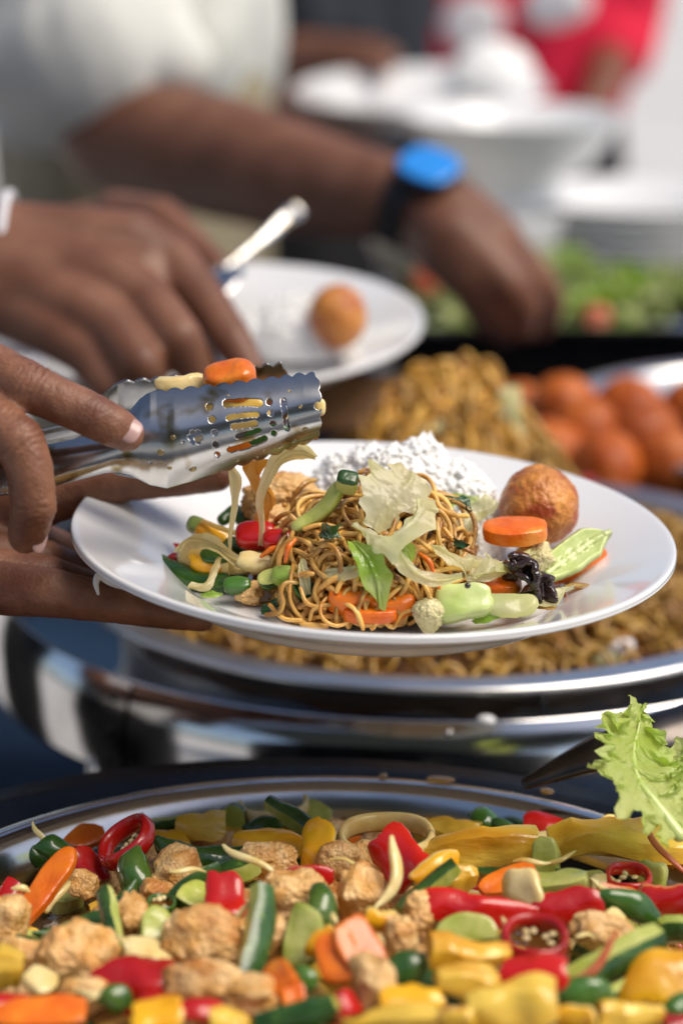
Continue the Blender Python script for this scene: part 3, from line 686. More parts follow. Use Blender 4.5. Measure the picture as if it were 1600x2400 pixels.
# the person in the cream shirt with the blue watch
shC = at_d(120, -260, 2.12)
armC = [[(shC, 0.055)] + H([(200, 180, 2.09, 128), (262, 318, 2.06, 122), (400, 335, 2.03, 142), (520, 365, 2.0, 142), (640, 400, 1.96, 132), (760, 430, 1.92, 118), (880, 452, 1.88, 103), (960, 470, 1.86, 92)]),
        H([(960, 455, 1.86, 88), (1040, 500, 1.85, 92), (1120, 560, 1.84, 84), (1185, 608, 1.84, 58), (1245, 655, 1.85, 40), (1268, 705, 1.87, 33), (1245, 756, 1.90, 27)]),
        H([(960, 480, 1.86, 86), (1040, 545, 1.83, 84), (1110, 605, 1.82, 74), (1165, 650, 1.81, 52), (1210, 700, 1.82, 37), (1205, 762, 1.85, 28)]),
        H([(960, 490, 1.86, 80), (1030, 570, 1.83, 74), (1085, 630, 1.82, 62), (1125, 685, 1.82, 44), (1150, 735, 1.84, 33), (1158, 775, 1.87, 26)]),
        H([(960, 500, 1.86, 74), (1020, 590, 1.84, 62), (1065, 640, 1.83, 52), (1095, 700, 1.84, 36), (1110, 755, 1.87, 25)]),
        H([(980, 470, 1.90, 70), (1080, 540, 1.93, 56), (1170, 620, 1.95, 44), (1215, 690, 1.95, 36), (1222, 740, 1.93, 30)])]
slC = [[(shC + np.array([-0.01, 0.0, 0.01]), 0.085), (at_d(140, -60, 2.10), 0.096), (at_d(205, 110, 2.08), 0.094)], [(at_d(120, 120, 2.09), 0.07), (at_d(60, 270, 2.08), 0.030)],
       [(at_d(260, 60, 2.08), 0.072), (at_d(385, 140, 2.05), 0.036)], [(at_d(150, 100, 2.08), 0.085), (at_d(215, 205, 2.06), 0.042)], [(at_d(100, 300, 2.08), 0.018), (at_d(410, 165, 2.05), 0.024)]]
personC = person('person in a cream shirt with a bare forearm reaching into the salad tray', -0.205, 2.42, 0, [armC, [[(np.array([-0.2, 2.60, 1.36]), 0.052), (np.array([-0.18, 2.66, 1.12]), 0.044), (np.array([0.02, 2.60, 1.08]), 0.034), (np.array([0.05, 2.59, 1.075]), 0.03)]]],
                 'shirt_cream', 'khaki', slC + [[(np.array([-0.2, 2.60, 1.36]), 0.08), (np.array([-0.19, 2.64, 1.2]), 0.08)]], arm_mat='skin_far', voxel=0.004, shirt_amp=0.012, seed=8, h=1.02, hem=1.225)
# khaki apron-like trouser front is part of the trousers; the watch:
wc = at_d(965, 420, 1.862); wax = unit(at_d(1060, 520, 1.85) - at_d(880, 440, 1.88))
t = empty('wrist_watch', wc, 'sports watch with a bright blue face and black strap on the forearm', 'watch')
s1 = unit(UP - wax * np.dot(UP, wax)); s2 = np.cross(wax, s1)
wcc = at_d(950, 470, 1.862)
obj('strap', sweep([wcc + s1 * 0.0345 * math.cos(q) + s2 * 0.0335 * math.sin(q) for q in a], 0.011, 0.0022, section=[(-1, -1), (1, -1), (1, 1), (-1, 1)], up=s1, n=60, round_ends=False), M['rubber'], t, smooth=False)
wn = unit(s1 * 0.70 - FW * 0.72)
fr_ = frame_of(np.zeros(3), wax, wn)
obj('case', place(pillow(0.049, 0.045, 0.013, p=6, n=2.8), wcc + wn * 0.0375, fr_), M['rubber'], t)
obj('face', place(pillow(0.046, 0.042, 0.006, p=5, n=2.8), wcc + wn * 0.0438, fr_), M['watch_blue'], t)

# the person in dark clothes and the person in red beyond the table
handD = [H([(690, 135, 2.86, 62), (790, 128, 2.82, 48), (850, 122, 2.80, 38), (900, 128, 2.77, 22)]), H([(780, 135, 2.82, 36), (850, 145, 2.78, 22), (895, 158, 2.74, 17)]),
         H([(690, 255, 2.84, 60), (780, 275, 2.78, 40), (860, 283, 2.72, 24)]), H([(700, 275, 2.84, 50), (800, 295, 2.80, 30), (870, 297, 2.76, 20)]), [(at_d(680, 150, 2.88), 0.032), (at_d(560, 140, 2.95), 0.038), (np.array([-0.15, 3.12, 1.36]), 0.05)],
         [(at_d(690, 255, 2.84), 0.032), (at_d(540, 250, 2.95), 0.038), (np.array([-0.15, 3.12, 1.36]), 0.05)]]
personD = person('person in dark clothes holding out a white plate beyond the table', -0.075, 3.16, -math.pi / 2 + 0.5, [handD], 'shirt_dark', 'trouser_black',
                 [[(np.array([-0.16, 3.12, 1.36]), 0.075), (np.array([-0.17, 3.08, 1.26]), 0.075)], [(np.array([0.05, 3.24, 1.36]), 0.07), (np.array([0.06, 3.22, 1.22]), 0.07)]], voxel=0.005, seed=12, shirt_amp=0.014)
handE = [[(np.array([0.44, 3.66, 1.36]), 0.05)] + H([(1395, 40, 3.62, 58), (1400, 150, 3.55, 50), (1375, 220, 3.42, 36), (1345, 262, 3.36, 28), (1330, 280, 3.33, 16)]), H([(1375, 220, 3.42, 30), (1362, 275, 3.36, 15)])]
personE = person('person in a red shirt with white print standing past the white bowls', 0.24, 3.70, -math.pi / 2, [handE], 'shirt_red', 'trouser_black',
                 [[(np.array([0.42, 3.68, 1.36]), 0.085), (at_d(1392, 30, 3.63), 0.085), (at_d(1392, 115, 3.60), 0.070)], [(np.array([0.12, 3.70, 1.36]), 0.08), (np.array([0.10, 3.68, 1.18]), 0.075)]], voxel=0.006, seed=14)
shE = [o for o in personE.children if o.name.startswith('shirt')][0]
for x, y, w, h in ((1090, 55, 150, 120), (1275, 10, 150, 110), (1150, 150, 120, 70)):
    p = at_y(x, y, 3.545)
    obj('white_print', place(pillow(w * m_px(3.5), h * m_px(3.5), 0.03, p=4, n=2.0, bx=1.0, noise=0.006, nsc=14, s=int(x)), p, frame_of((0, 0, 0), (1, 0, 0), (0, -1, 0.1))), M['print_white'], shE)
# ------------------------------------------------------------------ tongs
def solid(o, th, off=0):
    m = o.modifiers.new('thickness', 'SOLIDIFY'); m.thickness = th; m.offset = off; return o
XS = [-420, 60, 110, 175, 240, 272, 300, 322, 345, 385, 440, 500, 600, 700, 739]
TOP = [1118, 1032, 1023, 1010, 995, 973, 944, 918, 901, 896, 891, 885, 872, 860, 858]
BOT = [1195, 1130, 1118, 1102, 1085, 1083, 1090, 1101, 1113, 1121, 1105, 1085, 1052, 1020, 1008]
HOLES = [('c', 963, 303, 16), ('c', 974, 360, 17), ('c', 985, 420, 14), ('c', 990, 473, 16), ('c', 998, 519, 14), ('c', 1237, 280, 15), ('c', 1243, 330, 15), ('c', 1253, 377, 15), ('c', 1257, 420, 14), ('c', 1462, 297, 19),
         ('s', 1042, 288, 1115, 276, 1190, 284, 19), ('s', 1050, 352, 1110, 338, 1178, 337, 13), ('s', 1072, 392, 1125, 388, 1170, 378, 14), ('s', 1092, 436, 1145, 424, 1188, 408, 13), ('s', 1056, 497, 1140, 482, 1215, 445, 14),
         ('s', 1302, 275, 1310, 340, 1318, 400, 13)] + [('c', 897 + 24 * math.cos(a), 440 + 24 * math.sin(a), 12.5) for a in np.linspace(0, 2 * math.pi, 7)[:-1]] + [('c', 897, 440, 17), ('c', 692, 557, 5), ('c', 840, 460, 6)]
def in_hole(x, y):
    X, Y = x * 2, (y - 784) * 2
    r = np.zeros(len(X), bool)
    for h in HOLES:
        if h[0] == 'c': r |= (X - h[1]) ** 2 + (Y - h[2]) ** 2 < h[3] ** 2
        else:
            for k in np.linspace(0, 1, 25):
                px = (1 - k) ** 2 * h[1] + 2 * k * (1 - k) * h[3] + k * k * h[5]; py = (1 - k) ** 2 * h[2] + 2 * k * (1 - k) * h[4] + k * k * h[6]
                r |= (X - px) ** 2 + (Y - py) ** 2 < h[7] ** 2
    return r
def tong_arm(near, dx, dy, t):
    cols = np.concatenate([np.linspace(-420, 280, 90, endpoint=False), np.linspace(280, 739, 260)])
    rows = np.linspace(-1, 1, 111)
    X, T = np.meshgrid(cols, rows, indexing='ij')
    top = np.interp(X, XS, TOP); bot = np.interp(X, XS, BOT)
    jaw = np.clip((X - 330) / 30, 0, 1)
    E8 = np.abs(T) ** 9
    top = top + E8 * 4.6 * jaw * (1 - np.abs(np.sin((X - 345) / 37 * math.pi)) * 1.6)
    jb = np.clip((X - 470) / 40, 0, 1); bot = bot - E8 * 4.6 * jb * (1 - np.abs(np.sin((X - 470) / 37 * math.pi)) * 1.6)
    Y = (top + bot) / 2 + T * (bot - top) / 2
    end = np.clip((X - 640) / 99, 0, 1)
    Xs = X - end * (12 * T ** 6 + 9 * (T < 0) * T ** 2 * 0.6 + 5 - 5 * np.abs(np.sin((T * 2.5 + 0.2) * math.pi)))
    B = np.interp(X, [-420, 200, 300, 400, 739], [0.0075, 0.0085, 0.009, 0.011, 0.009])
    t0 = np.interp(X, XS, TOP); b0 = np.interp(X, XS, BOT); TE = np.clip((Y - (t0 + b0) / 2) / ((b0 - t0) / 2), -1.1, 1.1)
    w = np.clip((X - 240) / 120, 0, 1); prof = np.sqrt(np.clip(1 - TE ** 2 * 0.82, 0.02, 1)) * (1 - w) + (1 - np.abs(TE) ** 2.2) * w
    if near: D = np.interp(X, [-420, 0, 300, 739], [1.052, 1.036, 1.030, 1.036]) - B * prof
    else: D = np.interp(X, [-420, 0, 300, 739], [1.058, 1.066, 1.076, 1.072]) + B * prof
    x, y, d = (Xs + dx).ravel(), (Y + dy).ravel(), D.ravel()
    v = CAM + (FW + RT * ((x * K - 800) / FPX)[:, None] + UP * ((1200 - y * K) / FPX)[:, None]) * d[:, None]
    F = grid_faces(len(cols), len(rows))
    fa = np.array(F); cx = Xs.ravel()[fa].mean(1); cy = Y.ravel()[fa].mean(1)
    keep = ~in_hole(cx, cy)
    F = [f for f, k in zip(F, keep) if k]
    o = obj('jaw_arm', (v, F), M['steel_used'], t)
    return solid(o, 0.0009)
tongs = empty('serving_tongs', at_d(-420, 1150, 1.05), 'stainless steel serving tongs with scalloped perforated jaws gripping carrot and onion', 'tongs')
arm_near = tong_arm(True, 0, 0, tongs); tong_arm(False, -74, -23, tongs)
obj('hinge', place(pillow(0.02, 0.03, 0.022, p=4), at_d(-440, 1150, 1.055), frame_of((0, 0, 0), RT, UP)), M['steel_used'], tongs)
for x, y, r in ((740, 510, 19), (795, 442, 15), (885, 583, 19), (740, 556, 10), (780, 580, 12), (558, 604, 9), (660, 545, 8), (1285, 480, 18), (1350, 455, 14), (1180, 530, 10), (1090, 545, 12), (1210, 500, 10), (1400, 400, 15), (1380, 300, 10), (1330, 230, 8), (1050, 250, 7)):
    dx_, dy_ = x / 2, 784 + y / 2
    tp, bt = np.interp(dx_, XS, TOP), np.interp(dx_, XS, BOT); T_ = (dy_ - (tp + bt) / 2) / ((bt - tp) / 2)
    d = np.interp(dx_, [-420, 0, 300, 739], [1.052, 1.036, 1.030, 1.036]) - np.interp(dx_, [200, 300, 400, 739], [0.0085, 0.009, 0.011, 0.009]) * (1 - abs(T_) ** 2.2) - 0.0004
    obj('oil_drop', place(pillow(r * m_px(1.02), r * m_px(1.02) * 0.9, 0.0012, p=2, n=2.0, seg=14, rings=4), at_d(dx_, dy_, d), frame_of((0, 0, 0), RT, -FW)), M['drop'], arm_near)

# ------------------------------------------------------------------ thin leaves and ribbons
def ribbon(P, w, up, curl=0.0, ruffle=0.0, rf=60, jag=0.0, s=0, n=56, m=24, twist=0, wave=0.0, vein=1):
    P = smooth_path(P, n)
    w = np.interp(np.linspace(0, 1, n), np.linspace(0, 1, len(w)), w)
    T = np.gradient(P, axis=0); T /= np.linalg.norm(T, axis=1)[:, None]
    u = unit(np.asarray(up, float)); U = []
    for t_ in T: u = unit(u - t_ * np.dot(t_, u)); U.append(u)
    U = np.array(U); S = np.cross(U, T)
    tw = np.linspace(0, twist, n)[:, None]; U, S = U * np.cos(tw) + S * np.sin(tw), S * np.cos(tw) - U * np.sin(tw)
    q = np.linspace(-1, 1, m)
    V = []
    for i in range(n):
        j = 1 + jag * vnoise(np.array([[i * 0.35, 0, s], [i * 0.35, 5, s]]), s)
        ww = np.where(q < 0, j[0], j[1]) * w[i]
        V.append(P[i] + S[i] * (q * ww)[:, None] + U[i] * (curl * w[i] * q ** 2)[:, None])
    V = np.concatenate(V)
    tq = np.repeat(np.linspace(0, 1, n), m); qq = np.tile(np.abs(q), n); vn = np.abs(np.sin((tq * 1.5 - qq * 0.5) * 14 + s)) < 0.22
    if vein: V += np.repeat(U, m, 0) * (0.0005 * vn * (1 - qq) + 0.0009 * np.exp(-(qq / 0.12) ** 2) * vein)[:, None]
    if ruffle:
        e = np.tile(np.abs(q) ** 1.5, n)
        V += vec_noise(V * rf, s) * (1.7 * ruffle * (0.35 + e))[:, None] + vec_noise(V * rf * 3.1, s + 7) * (0.5 * ruffle * (0.2 + e))[:, None]
    return V, grid_faces(n, m)
def pts(l, Y=None, D=None):
    return [at_y(p[0], p[1], p[2] if len(p) > 2 else Y) if D is None else at_d(p[0], p[1], p[2] if len(p) > 2 else D) for p in l]
PX = m_px(1.06)
def Ym(y): return 0.972 + (1430 - y) / 330 * 0.045

# things in and hanging from the tongs
def disc(c, L, W, T, ax, nrm, name, mt, label, cat, group=None, **kw):
    return obj(name, place(pillow(L, W, T, **kw), c, frame_of((0, 0, 0), ax, nrm)), mt, label=label, cat=cat, group=group, sharp=38)
disc(at_d(530, 876, 1.050), 122 * PX, 80 * PX, 0.014, at_d(590, 858, 1) - at_d(470, 872, 1), UP * 0.8 - FW * 0.6, 'carrot_chunk', M['orange'], 'bright orange carrot chunk showing above the scalloped tong jaw', 'carrot', p=5, n=3, noise=0.0012, nsc=120, s=4)
disc(at_d(430, 890, 1.056), 150 * PX, 40 * PX, 0.010, RT, UP, 'onion_chunk', M['onion_solid'], 'brown cooked onion lying inside the tongs beside the carrot', 'onion', p=3, noise=0.002, nsc=120, s=9)
disc(at_d(545, 945, 1.052), 150 * PX, 84 * PX, 0.007, RT - UP * 0.1, -FW, 'yellow_pepper', M['yellow_in'], 'yellow pepper piece seen through the slots of the tongs', 'pepper', p=5, noise=0.001, s=2)
disc(at_d(610, 1000, 1.050), 110 * PX, 44 * PX, 0.006, RT + UP * 0.25, -FW, 'green_pepper', M['green'], 'green pepper strip seen through the lower tong slots', 'pepper', p=4, s=3)
disc(at_d(540, 1030, 1.050), 90 * PX, 40 * PX, 0.006, RT + UP * 0.25, -FW, 'carrot_strip', M['orange'], 'orange carrot strip seen through the bottom tong slot', 'carrot', p=4, s=5)
disc(at_d(735, 935, 1.055), 26 * PX, 40 * PX, 0.006, RT, -FW, 'onion_bit', M['onion_solid'], 'yellow onion bit at the very tip of the tongs', 'onion', p=3, s=5)
def strip(name, mt, P, w, label, cat, D=None, Y=None, up=None, th=0.0, group=None, **kw):
    o = obj(name, ribbon(pts(P, Y, D), [a * PX for a in w], -FW if up is None else up, **kw), M[mt], label=label, cat=cat, group=group)
    return solid(o, th) if th > 0.0015 else o
strip('onion_strip', 'onion', [(528, 1072, 1.048), (540, 1100, 1.050), (538, 1150, 1.052), (530, 1210, 1.054), (524, 1270, 1.058), (523, 1320, 1.060), (525, 1342, 1.062)], [6, 12, 11, 9, 5, 4, 8, 7], 'narrow translucent onion strip hanging from the tongs to the green chilli', 'onion', D=1.05, curl=0.5, twist=0.8, ruffle=0.0006, s=2)
strip('onion_strip', 'onion', [(722, 1052, 1.040), (690, 1040, 1.043), (655, 1046, 1.046), (628, 1075, 1.048), (612, 1120, 1.050), (602, 1180, 1.053), (597, 1250, 1.056)], [5, 16, 20, 19, 15, 12, 9, 6], 'broad pale onion strip arching out of the tongs and hanging down', 'onion', D=1.05, curl=0.6, ruffle=0.0008, s=5)
strip('onion_skin', 'amber', [(588, 1052, 1.054), (592, 1085, 1.056), (612, 1120, 1.058), (622, 1150, 1.060), (608, 1185, 1.062), (590, 1215, 1.062)], [20, 16, 14, 20, 18, 6], 'amber glazed onion piece hanging behind the pale strip', 'onion', D=1.05, curl=0.5, ruffle=0.002, rf=90, s=7)

# ------------------------------------------------------------------ food on the held plate
# rice
def rice_heap(domes, n, seed, label, z0, mname='rice', group=None, core=0.985):
    r = np.random.RandomState(seed)
    parts = []
    g0, gf = ico(1)
    g0 = g0 * np.array([0.0030, 0.0012, 0.0012])
    tot = sum(d[3] * d[4] for d in domes)
    grains = []
    for cx, cy, cz, rx, ry, h in domes:
        lv, lf = ico(3); lv = lv * np.array([rx, ry, h]) * core * (1 + 0.08 * fbm(lv * 4, 2, seed))[:, None] + np.array([cx, cy, cz]); lv[:, 2] = np.maximum(lv[:, 2], z0); parts.append((lv, lf))
        k = int(n * rx * ry / tot)
        for _ in range(k):
            d = r.normal(size=3); d[2] = abs(d[2]) - 0.15; d = unit(d)
            p = np.array([cx, cy, cz]) + d * np.array([rx, ry, h]) * (0.965 + 0.05 * r.rand())
            if p[2] < z0: continue
            ax = r.normal(size=3); ax = unit(ax - 0.75 * d * np.dot(ax, d)); nn = unit(np.cross(ax, r.normal(size=3)))
            sc = 0.85 + 0.35 * r.rand()
            q = g0 * sc; q = q + np.array([0, 0, 1]) * (q[:, :1] ** 2 * 40)
            grains.append((q @ frame_of((0, 0, 0), ax, nn) + p, gf))
    c = obj('rice_mound', join(parts), M[mname], label=label, cat='rice', group=group)
    tag(obj('rice_grains', join(grains), M[mname], c), kind='stuff')
    return c
def dome(x, y, Y, rpx, hpx, ry):
    """Dome whose top shows at pixel (x, y) at distance Y, with base at the plate."""
    p = at_y(x, y, Y); return (p[0], Y, WELL - 0.002, rpx * m_px(depth(p)), ry, p[2] - WELL + 0.002)
rice_heap([dome(965, 1010, 1.095, 105, 0, 0.030), dome(850, 1030, 1.098, 125, 0, 0.030), dome(1050, 1065, 1.09, 100, 0, 0.030), dome(778, 1045, 1.10, 80, 0, 0.025), dome(900, 1030, 1.08, 120, 0, 0.02), dome(1085, 1090, 1.085, 75, 0, 0.025), dome(985, 1006, 1.098, 50, 0, 0.020)], 6500, 3,
          'heap of white steamed rice on the held plate behind the noodles', WELL - 0.001)

# noodles on the plate
NC = np.array([at_y(848, 1300, 1.02)[0], 1.024, WELL - 0.001]); NR = np.array([0.0435, 0.052, 0.043])
def hdome(d):
    """radius factor so the dome has a flat-topped uneven outline"""
    q = np.abs(np.asarray(d)); return (q ** 2.6).sum() ** (-1 / 2.6) * (1 + 0.10 * vnoise(np.array([[d[0] * 2.2 + 3, d[1] * 2.2, d[2] * 2.2]]), 8)[0])
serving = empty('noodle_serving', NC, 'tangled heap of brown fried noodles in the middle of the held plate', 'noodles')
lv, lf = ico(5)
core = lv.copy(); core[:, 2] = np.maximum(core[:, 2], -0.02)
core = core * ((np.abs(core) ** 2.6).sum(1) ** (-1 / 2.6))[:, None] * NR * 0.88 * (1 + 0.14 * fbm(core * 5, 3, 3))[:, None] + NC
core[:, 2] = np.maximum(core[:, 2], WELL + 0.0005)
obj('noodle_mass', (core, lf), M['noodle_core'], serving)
def walk_noodle(r, length, layer, step=0.0026, start=None, head=None):
    d = unit(r.normal(size=3)) if start is None else unit(start)
    d[2] = abs(d[2])
    if start is None and r.rand() < 0.75 and d[1] > 0: d[1] = -d[1]
    h = unit(np.cross(d, r.normal(size=3))); k = r.normal() * 60; P = []
    ph = r.rand() * 6
    for i in range(int(length / step)):
        k = 0.86 * k + r.normal() * 55
        a = k * step; h = unit(h * math.cos(a) + np.cross(d, h) * math.sin(a))
        mv = h * step / np.maximum(np.mean(NR), 1e-6); d = d + mv; d = unit(d)
        if d[2] < 0.03: d[2] = 0.03; d = unit(d); h[2] = abs(h[2]); 
        h = unit(h - d * np.dot(h, d))
        lay = layer + 0.0035 * math.sin(i * 0.42 + ph) + 0.002 * math.sin(i * 0.17 + ph * 2)
        P.append(NC + d * NR * hdome(d) + unit(d / NR) * lay)
    return np.array(P)
r = np.random.RandomState(5)
for k in range(175):
    P = walk_noodle(r, 0.035 + 0.05 * r.rand(), -0.002 + 0.006 * (k / 175))
    rad = 0.00098 + 0.0004 * r.rand()
    obj('noodle', sweep(P, rad * (1 + 0.2 * np.sin(np.linspace(0, 9 + k, 12))), rad * 0.85, section=circle_section(8), twist=2, up=(0.3, -0.8, 0.5), n=len(P) * 2), M['noodle'], serving)
loose = [([(660, 1400, .985), (668, 1372, .983), (662, 1345, .984), (684, 1332, .986), (690, 1345, .99)], 6.5), ([(612, 1412, .975), (640, 1408, .974), (650, 1385, .975), (645, 1360, .976), (655, 1340, .978), (682, 1338, .98)], 6.5),
         ([(712, 1422, .972), (718, 1402, .972), (740, 1392, .972), (770, 1390, .972), (800, 1405, .970), (820, 1428, .969)], 6), ([(830, 1432, .968), (870, 1395, .968), (905, 1360, .97), (935, 1335, .975), (960, 1315, .98)], 6),
         ([(910, 1432, .968), (925, 1408, .969), (955, 1398, .970), (966, 1375, .972), (955, 1345, .974), (950, 1320, .978)], 6), ([(1000, 1420, .966), (990, 1380, .968), (975, 1345, .972), (958, 1318, .978)], 6.5),
         ([(905, 1375, .970), (912, 1395, .969), (915, 1408, .969)], 5.5), ([(690, 1352, .978), (705, 1385, .974), (745, 1398, .972)], 6), ([(668, 1185, 1.0), (690, 1205, .998), (712, 1222, .998)], 7),
         ([(620, 1390, .98), (650, 1420, .974), (690, 1425, .972)], 6), ([(690, 1310, .985), (722, 1312, .982), (730, 1360, .978), (728, 1400, .973)], 6), ([(710, 1262, .99), (735, 1235, .992), (762, 1240, .992), (770, 1275, .988), (742, 1300, .985), (722, 1290, .987)], 6.5),
         ([(775, 1245, .988), (778, 1280, .985), (800, 1292, .984), (818, 1282, .985)], 6.5), ([(808, 1135, 1.012), (830, 1138, 1.01), (846, 1110, 1.012), (870, 1098, 1.014), (890, 1105, 1.014)], 6.5), ([(838, 1180, 1.005), (850, 1145, 1.008), (862, 1112, 1.012), (885, 1092, 1.018), (915, 1100, 1.02)], 6.5),
         ([(965, 1120, 1.012), (995, 1135, 1.008), (1010, 1165, 1.003), (1040, 1182, 1.0), (1072, 1185, 1.0)], 7), ([(955, 1160, 1.004), (990, 1150, 1.004), (995, 1185, 1.0)], 6.5), ([(960, 1180, 1.0), (1005, 1172, 1.0), (1030, 1200, .998), (1035, 1235, .995)], 6.5),
         ([(975, 1220, .995), (960, 1245, .99), (980, 1270, .986), (985, 1300, .982), (972, 1330, .976)], 6.5), ([(1012, 1200, .998), (1005, 1240, .992), (1015, 1280, .987), (1012, 1310, .984)], 6.5), ([(1020, 1215, .996), (1050, 1250, .992), (1085, 1270, .99)], 6),
         ([(840, 1400, .969), (848, 1370, .97), (870, 1330, .976)], 5.5)]
for P, w in loose:
    obj('noodle', sweep(pts(P), w * PX * 0.86, section=circle_section(8), up=(0.3, -0.8, 0.5), n=36), M['noodle'], serving)

# fried ball, carrots, cauliflower, greens
c = at_y(1238, 1162, 1.066)
bv, bf = ico(5)
bd = 1 + 0.055 * fbm(bv * 1.6, 3, 4) + 0.032 * (0.5 - np.abs(fbm(bv * 7, 3, 6))) + 0.012 * fbm(bv * 22, 2, 8)
obj('fried_ball', (c + bv * bd[:, None] * np.array([0.0182, 0.018, 0.0182]), bf), M['ball'], label='crisp brown fried ball resting on the rim side of the held plate', cat='fried ball')
def up_tilt(k): return UP * k - FW * math.sqrt(max(0, 1 - k * k))
disc(at_y(1182, 1220, 1.022), 154 * PX, 100 * PX, 0.0078, RT + UP * 0.02, up_tilt(0.90), 'carrot_slice', M['orange'], 'round carrot slice leaning against the fried ball', 'carrot', p=7, n=2.1, noise=0.0005, s=3)
v = pillow(0.022, 0.022, 0.014, p=2.2, n=2.0, seg=40, rings=14)
def floret(x, y, Y, w, label, s):
    v, f = ico(5)
    d = 1 + 0.10 * fbm(v * 2.2, 2, s) + 0.14 * (0.6 - np.abs(fbm(v * 5, 2, s + 2))) + 0.05 * fbm(v * 16, 2, s + 4)
    q = v * d[:, None] * np.array([1, 0.9, 0.85]) * w / 2 * PX
    lowz = np.clip(-v[:, 2] - 0.2, 0, 1); q[:, :2] *= (1 - 0.45 * lowz)[:, None]; q[:, 2] -= lowz * 0.006
    return obj('cauliflower_floret', (at_y(x, y, Y) + q, f), M['floret'], label=label, cat='cauliflower')
floret(1228, 1280, 1.025, 88, 'pale cauliflower floret beside the fried ball on the held plate', 3)
floret(985, 1405, 0.968, 70, 'small cauliflower floret at the front edge of the noodles', 7)
disc(at_y(1148, 1352, 1.000), 96 * PX, 70 * PX, 0.009, RT - UP * 0.04, up_tilt(0.85), 'carrot_slice', M['orange'], 'carrot slice lying beside the black fungus on the held plate', 'carrot', p=6, n=2.6, noise=0.0008, s=8)
for x, y, l in ((808, 1378, 'carrot slice half under the noodle heap beside the green cabbage'), (900, 1388, 'carrot slice under the crossing noodles at the plate front')):
    disc(at_y(x, y, 0.974), 108 * PX, 60 * PX, 0.0095, RT, up_tilt(0.80), 'carrot_slice', M['orange'], l, 'carrot', p=6, n=2.4, noise=0.0008, s=int(x))
disc(at_y(850, 1412, 0.969), 120 * PX, 40 * PX, 0.006, RT, up_tilt(0.9), 'carrot_slice', M['orange'], 'flat carrot slice lowest of the pieces under the noodles', 'carrot', p=6, n=2.4, s=4)
obj('carrot_stick', sweep(pts([(1255, 1322, 1.035), (1320, 1312, 1.036), (1376, 1275, 1.045)]), [0.004, 0.0042, 0.0035], 0.0035, section=[(-1, -0.8), (-0.8, -1), (0.8, -1), (1, -0.8), (1, 0.8), (0.8, 1), (-0.8, 1), (-1, 0.8)], n=12), M['orange'], label='orange carrot stick under the pale green stem on the held plate', cat='carrot')
strip('celery_piece', 'chayote', [(1252, 1322, 1.02), (1300, 1285, 1.028), (1350, 1252, 1.035), (1400, 1222, 1.04)], [22, 40, 36, 3], 'pale green leaf stem piece pointing out past the fried ball', 'celery', up=up_tilt(0.35), th=0.003, curl=0.35, ruffle=0.0006, s=3)
# black fungus: a folded glossy sheet
strip('black_fungus', 'fungus', [(1172, 1322, 1.0), (1200, 1325, .995), (1225, 1350, .992), (1218, 1392, .990)], [10, 26, 24, 12], 'glossy black fungus piece folded at the front of the plate', 'fungus', up=up_tilt(0.5), th=0.0028, curl=0.9, ruffle=0.004, rf=110, s=4, twist=0.9)
strip('black_fungus', 'fungus', [(1200, 1330, .993), (1240, 1340, .993), (1238, 1380, .990)], [8, 14, 6], 'thin curled black fungus strip against the folded one', 'fungus', up=up_tilt(0.5), th=0.0024, curl=1.2, ruffle=0.003, rf=110, s=9)
disc(at_y(1062, 1385, 0.972), 122 * PX, 96 * PX, 0.011, RT + UP * 0.12, up_tilt(0.45), 'chayote_chunk', M['chayote'], 'smooth light green chayote chunk at the plate front', 'chayote', p=6, n=4.2, irr=0.08, seg=40, noise=0.0014, nsc=90, s=5, by=8, taper=0.25)
disc(at_y(1168, 1392, 0.976), 125 * PX, 56 * PX, 0.007, RT, up_tilt(0.6), 'radish_slice', M['cabbage'], 'pale translucent radish slice under the carrot and black fungus', 'radish', p=4, n=2.8, noise=0.001, s=6)
obj('pepper_speck', (at_y(1073, 1345, 0.958) + ico(2)[0] * 0.0014, ico(2)[1]), M['fungus'], label='black speck on the green chayote chunk', cat='speck')
CB = 'cabbage leaf'
strip('cabbage_leaf', 'cabbage', [(946, 1080, 1.002), (930, 1120, .996), (895, 1165, .990), (862, 1218, .984)], [28, 54, 58, 30], 'tall translucent cabbage leaf standing on top of the noodles', CB, up=up_tilt(0.2), curl=0.25, ruffle=0.0022, rf=55, jag=0.25, s=2, twist=0.3)
strip('cabbage_leaf', 'cabbage', [(805, 1215, .982), (850, 1225, .976), (900, 1235, .974), (945, 1195, .980), (955, 1150, .988)], [8, 26, 30, 26, 20], 'folded yellowish cabbage leaf below the tall one', CB, up=up_tilt(0.65), curl=-0.5, ruffle=0.003, rf=60, jag=0.3, s=5)
strip('cabbage_leaf', 'cabbage_green', [(815, 1245, .978), (842, 1285, .972), (862, 1335, .968), (868, 1392, .966)], [10, 26, 26, 3], 'bright green cabbage strip hanging down the front of the noodles', CB, up=up_tilt(0.25), curl=0.35, ruffle=0.0015, rf=60, s=7, twist=-0.3)
strip('cabbage_leaf', 'cabbage', [(880, 1240, .974), (920, 1270, .970), (955, 1312, .966), (1000, 1335, .966), (1060, 1328, .968)], [14, 16, 13, 16, 6], 'long pale cabbage strip curving over the noodles to the chayote', CB, up=up_tilt(0.5), curl=0.3, ruffle=0.0015, rf=60, s=8)
strip('cabbage_leaf', 'cabbage_green', [(900, 1238, .978), (925, 1255, .974), (930, 1290, .972)], [16, 24, 14], 'short green cabbage piece tucked behind the long strip', CB, up=up_tilt(0.3), curl=0.3, ruffle=0.0015, s=11)
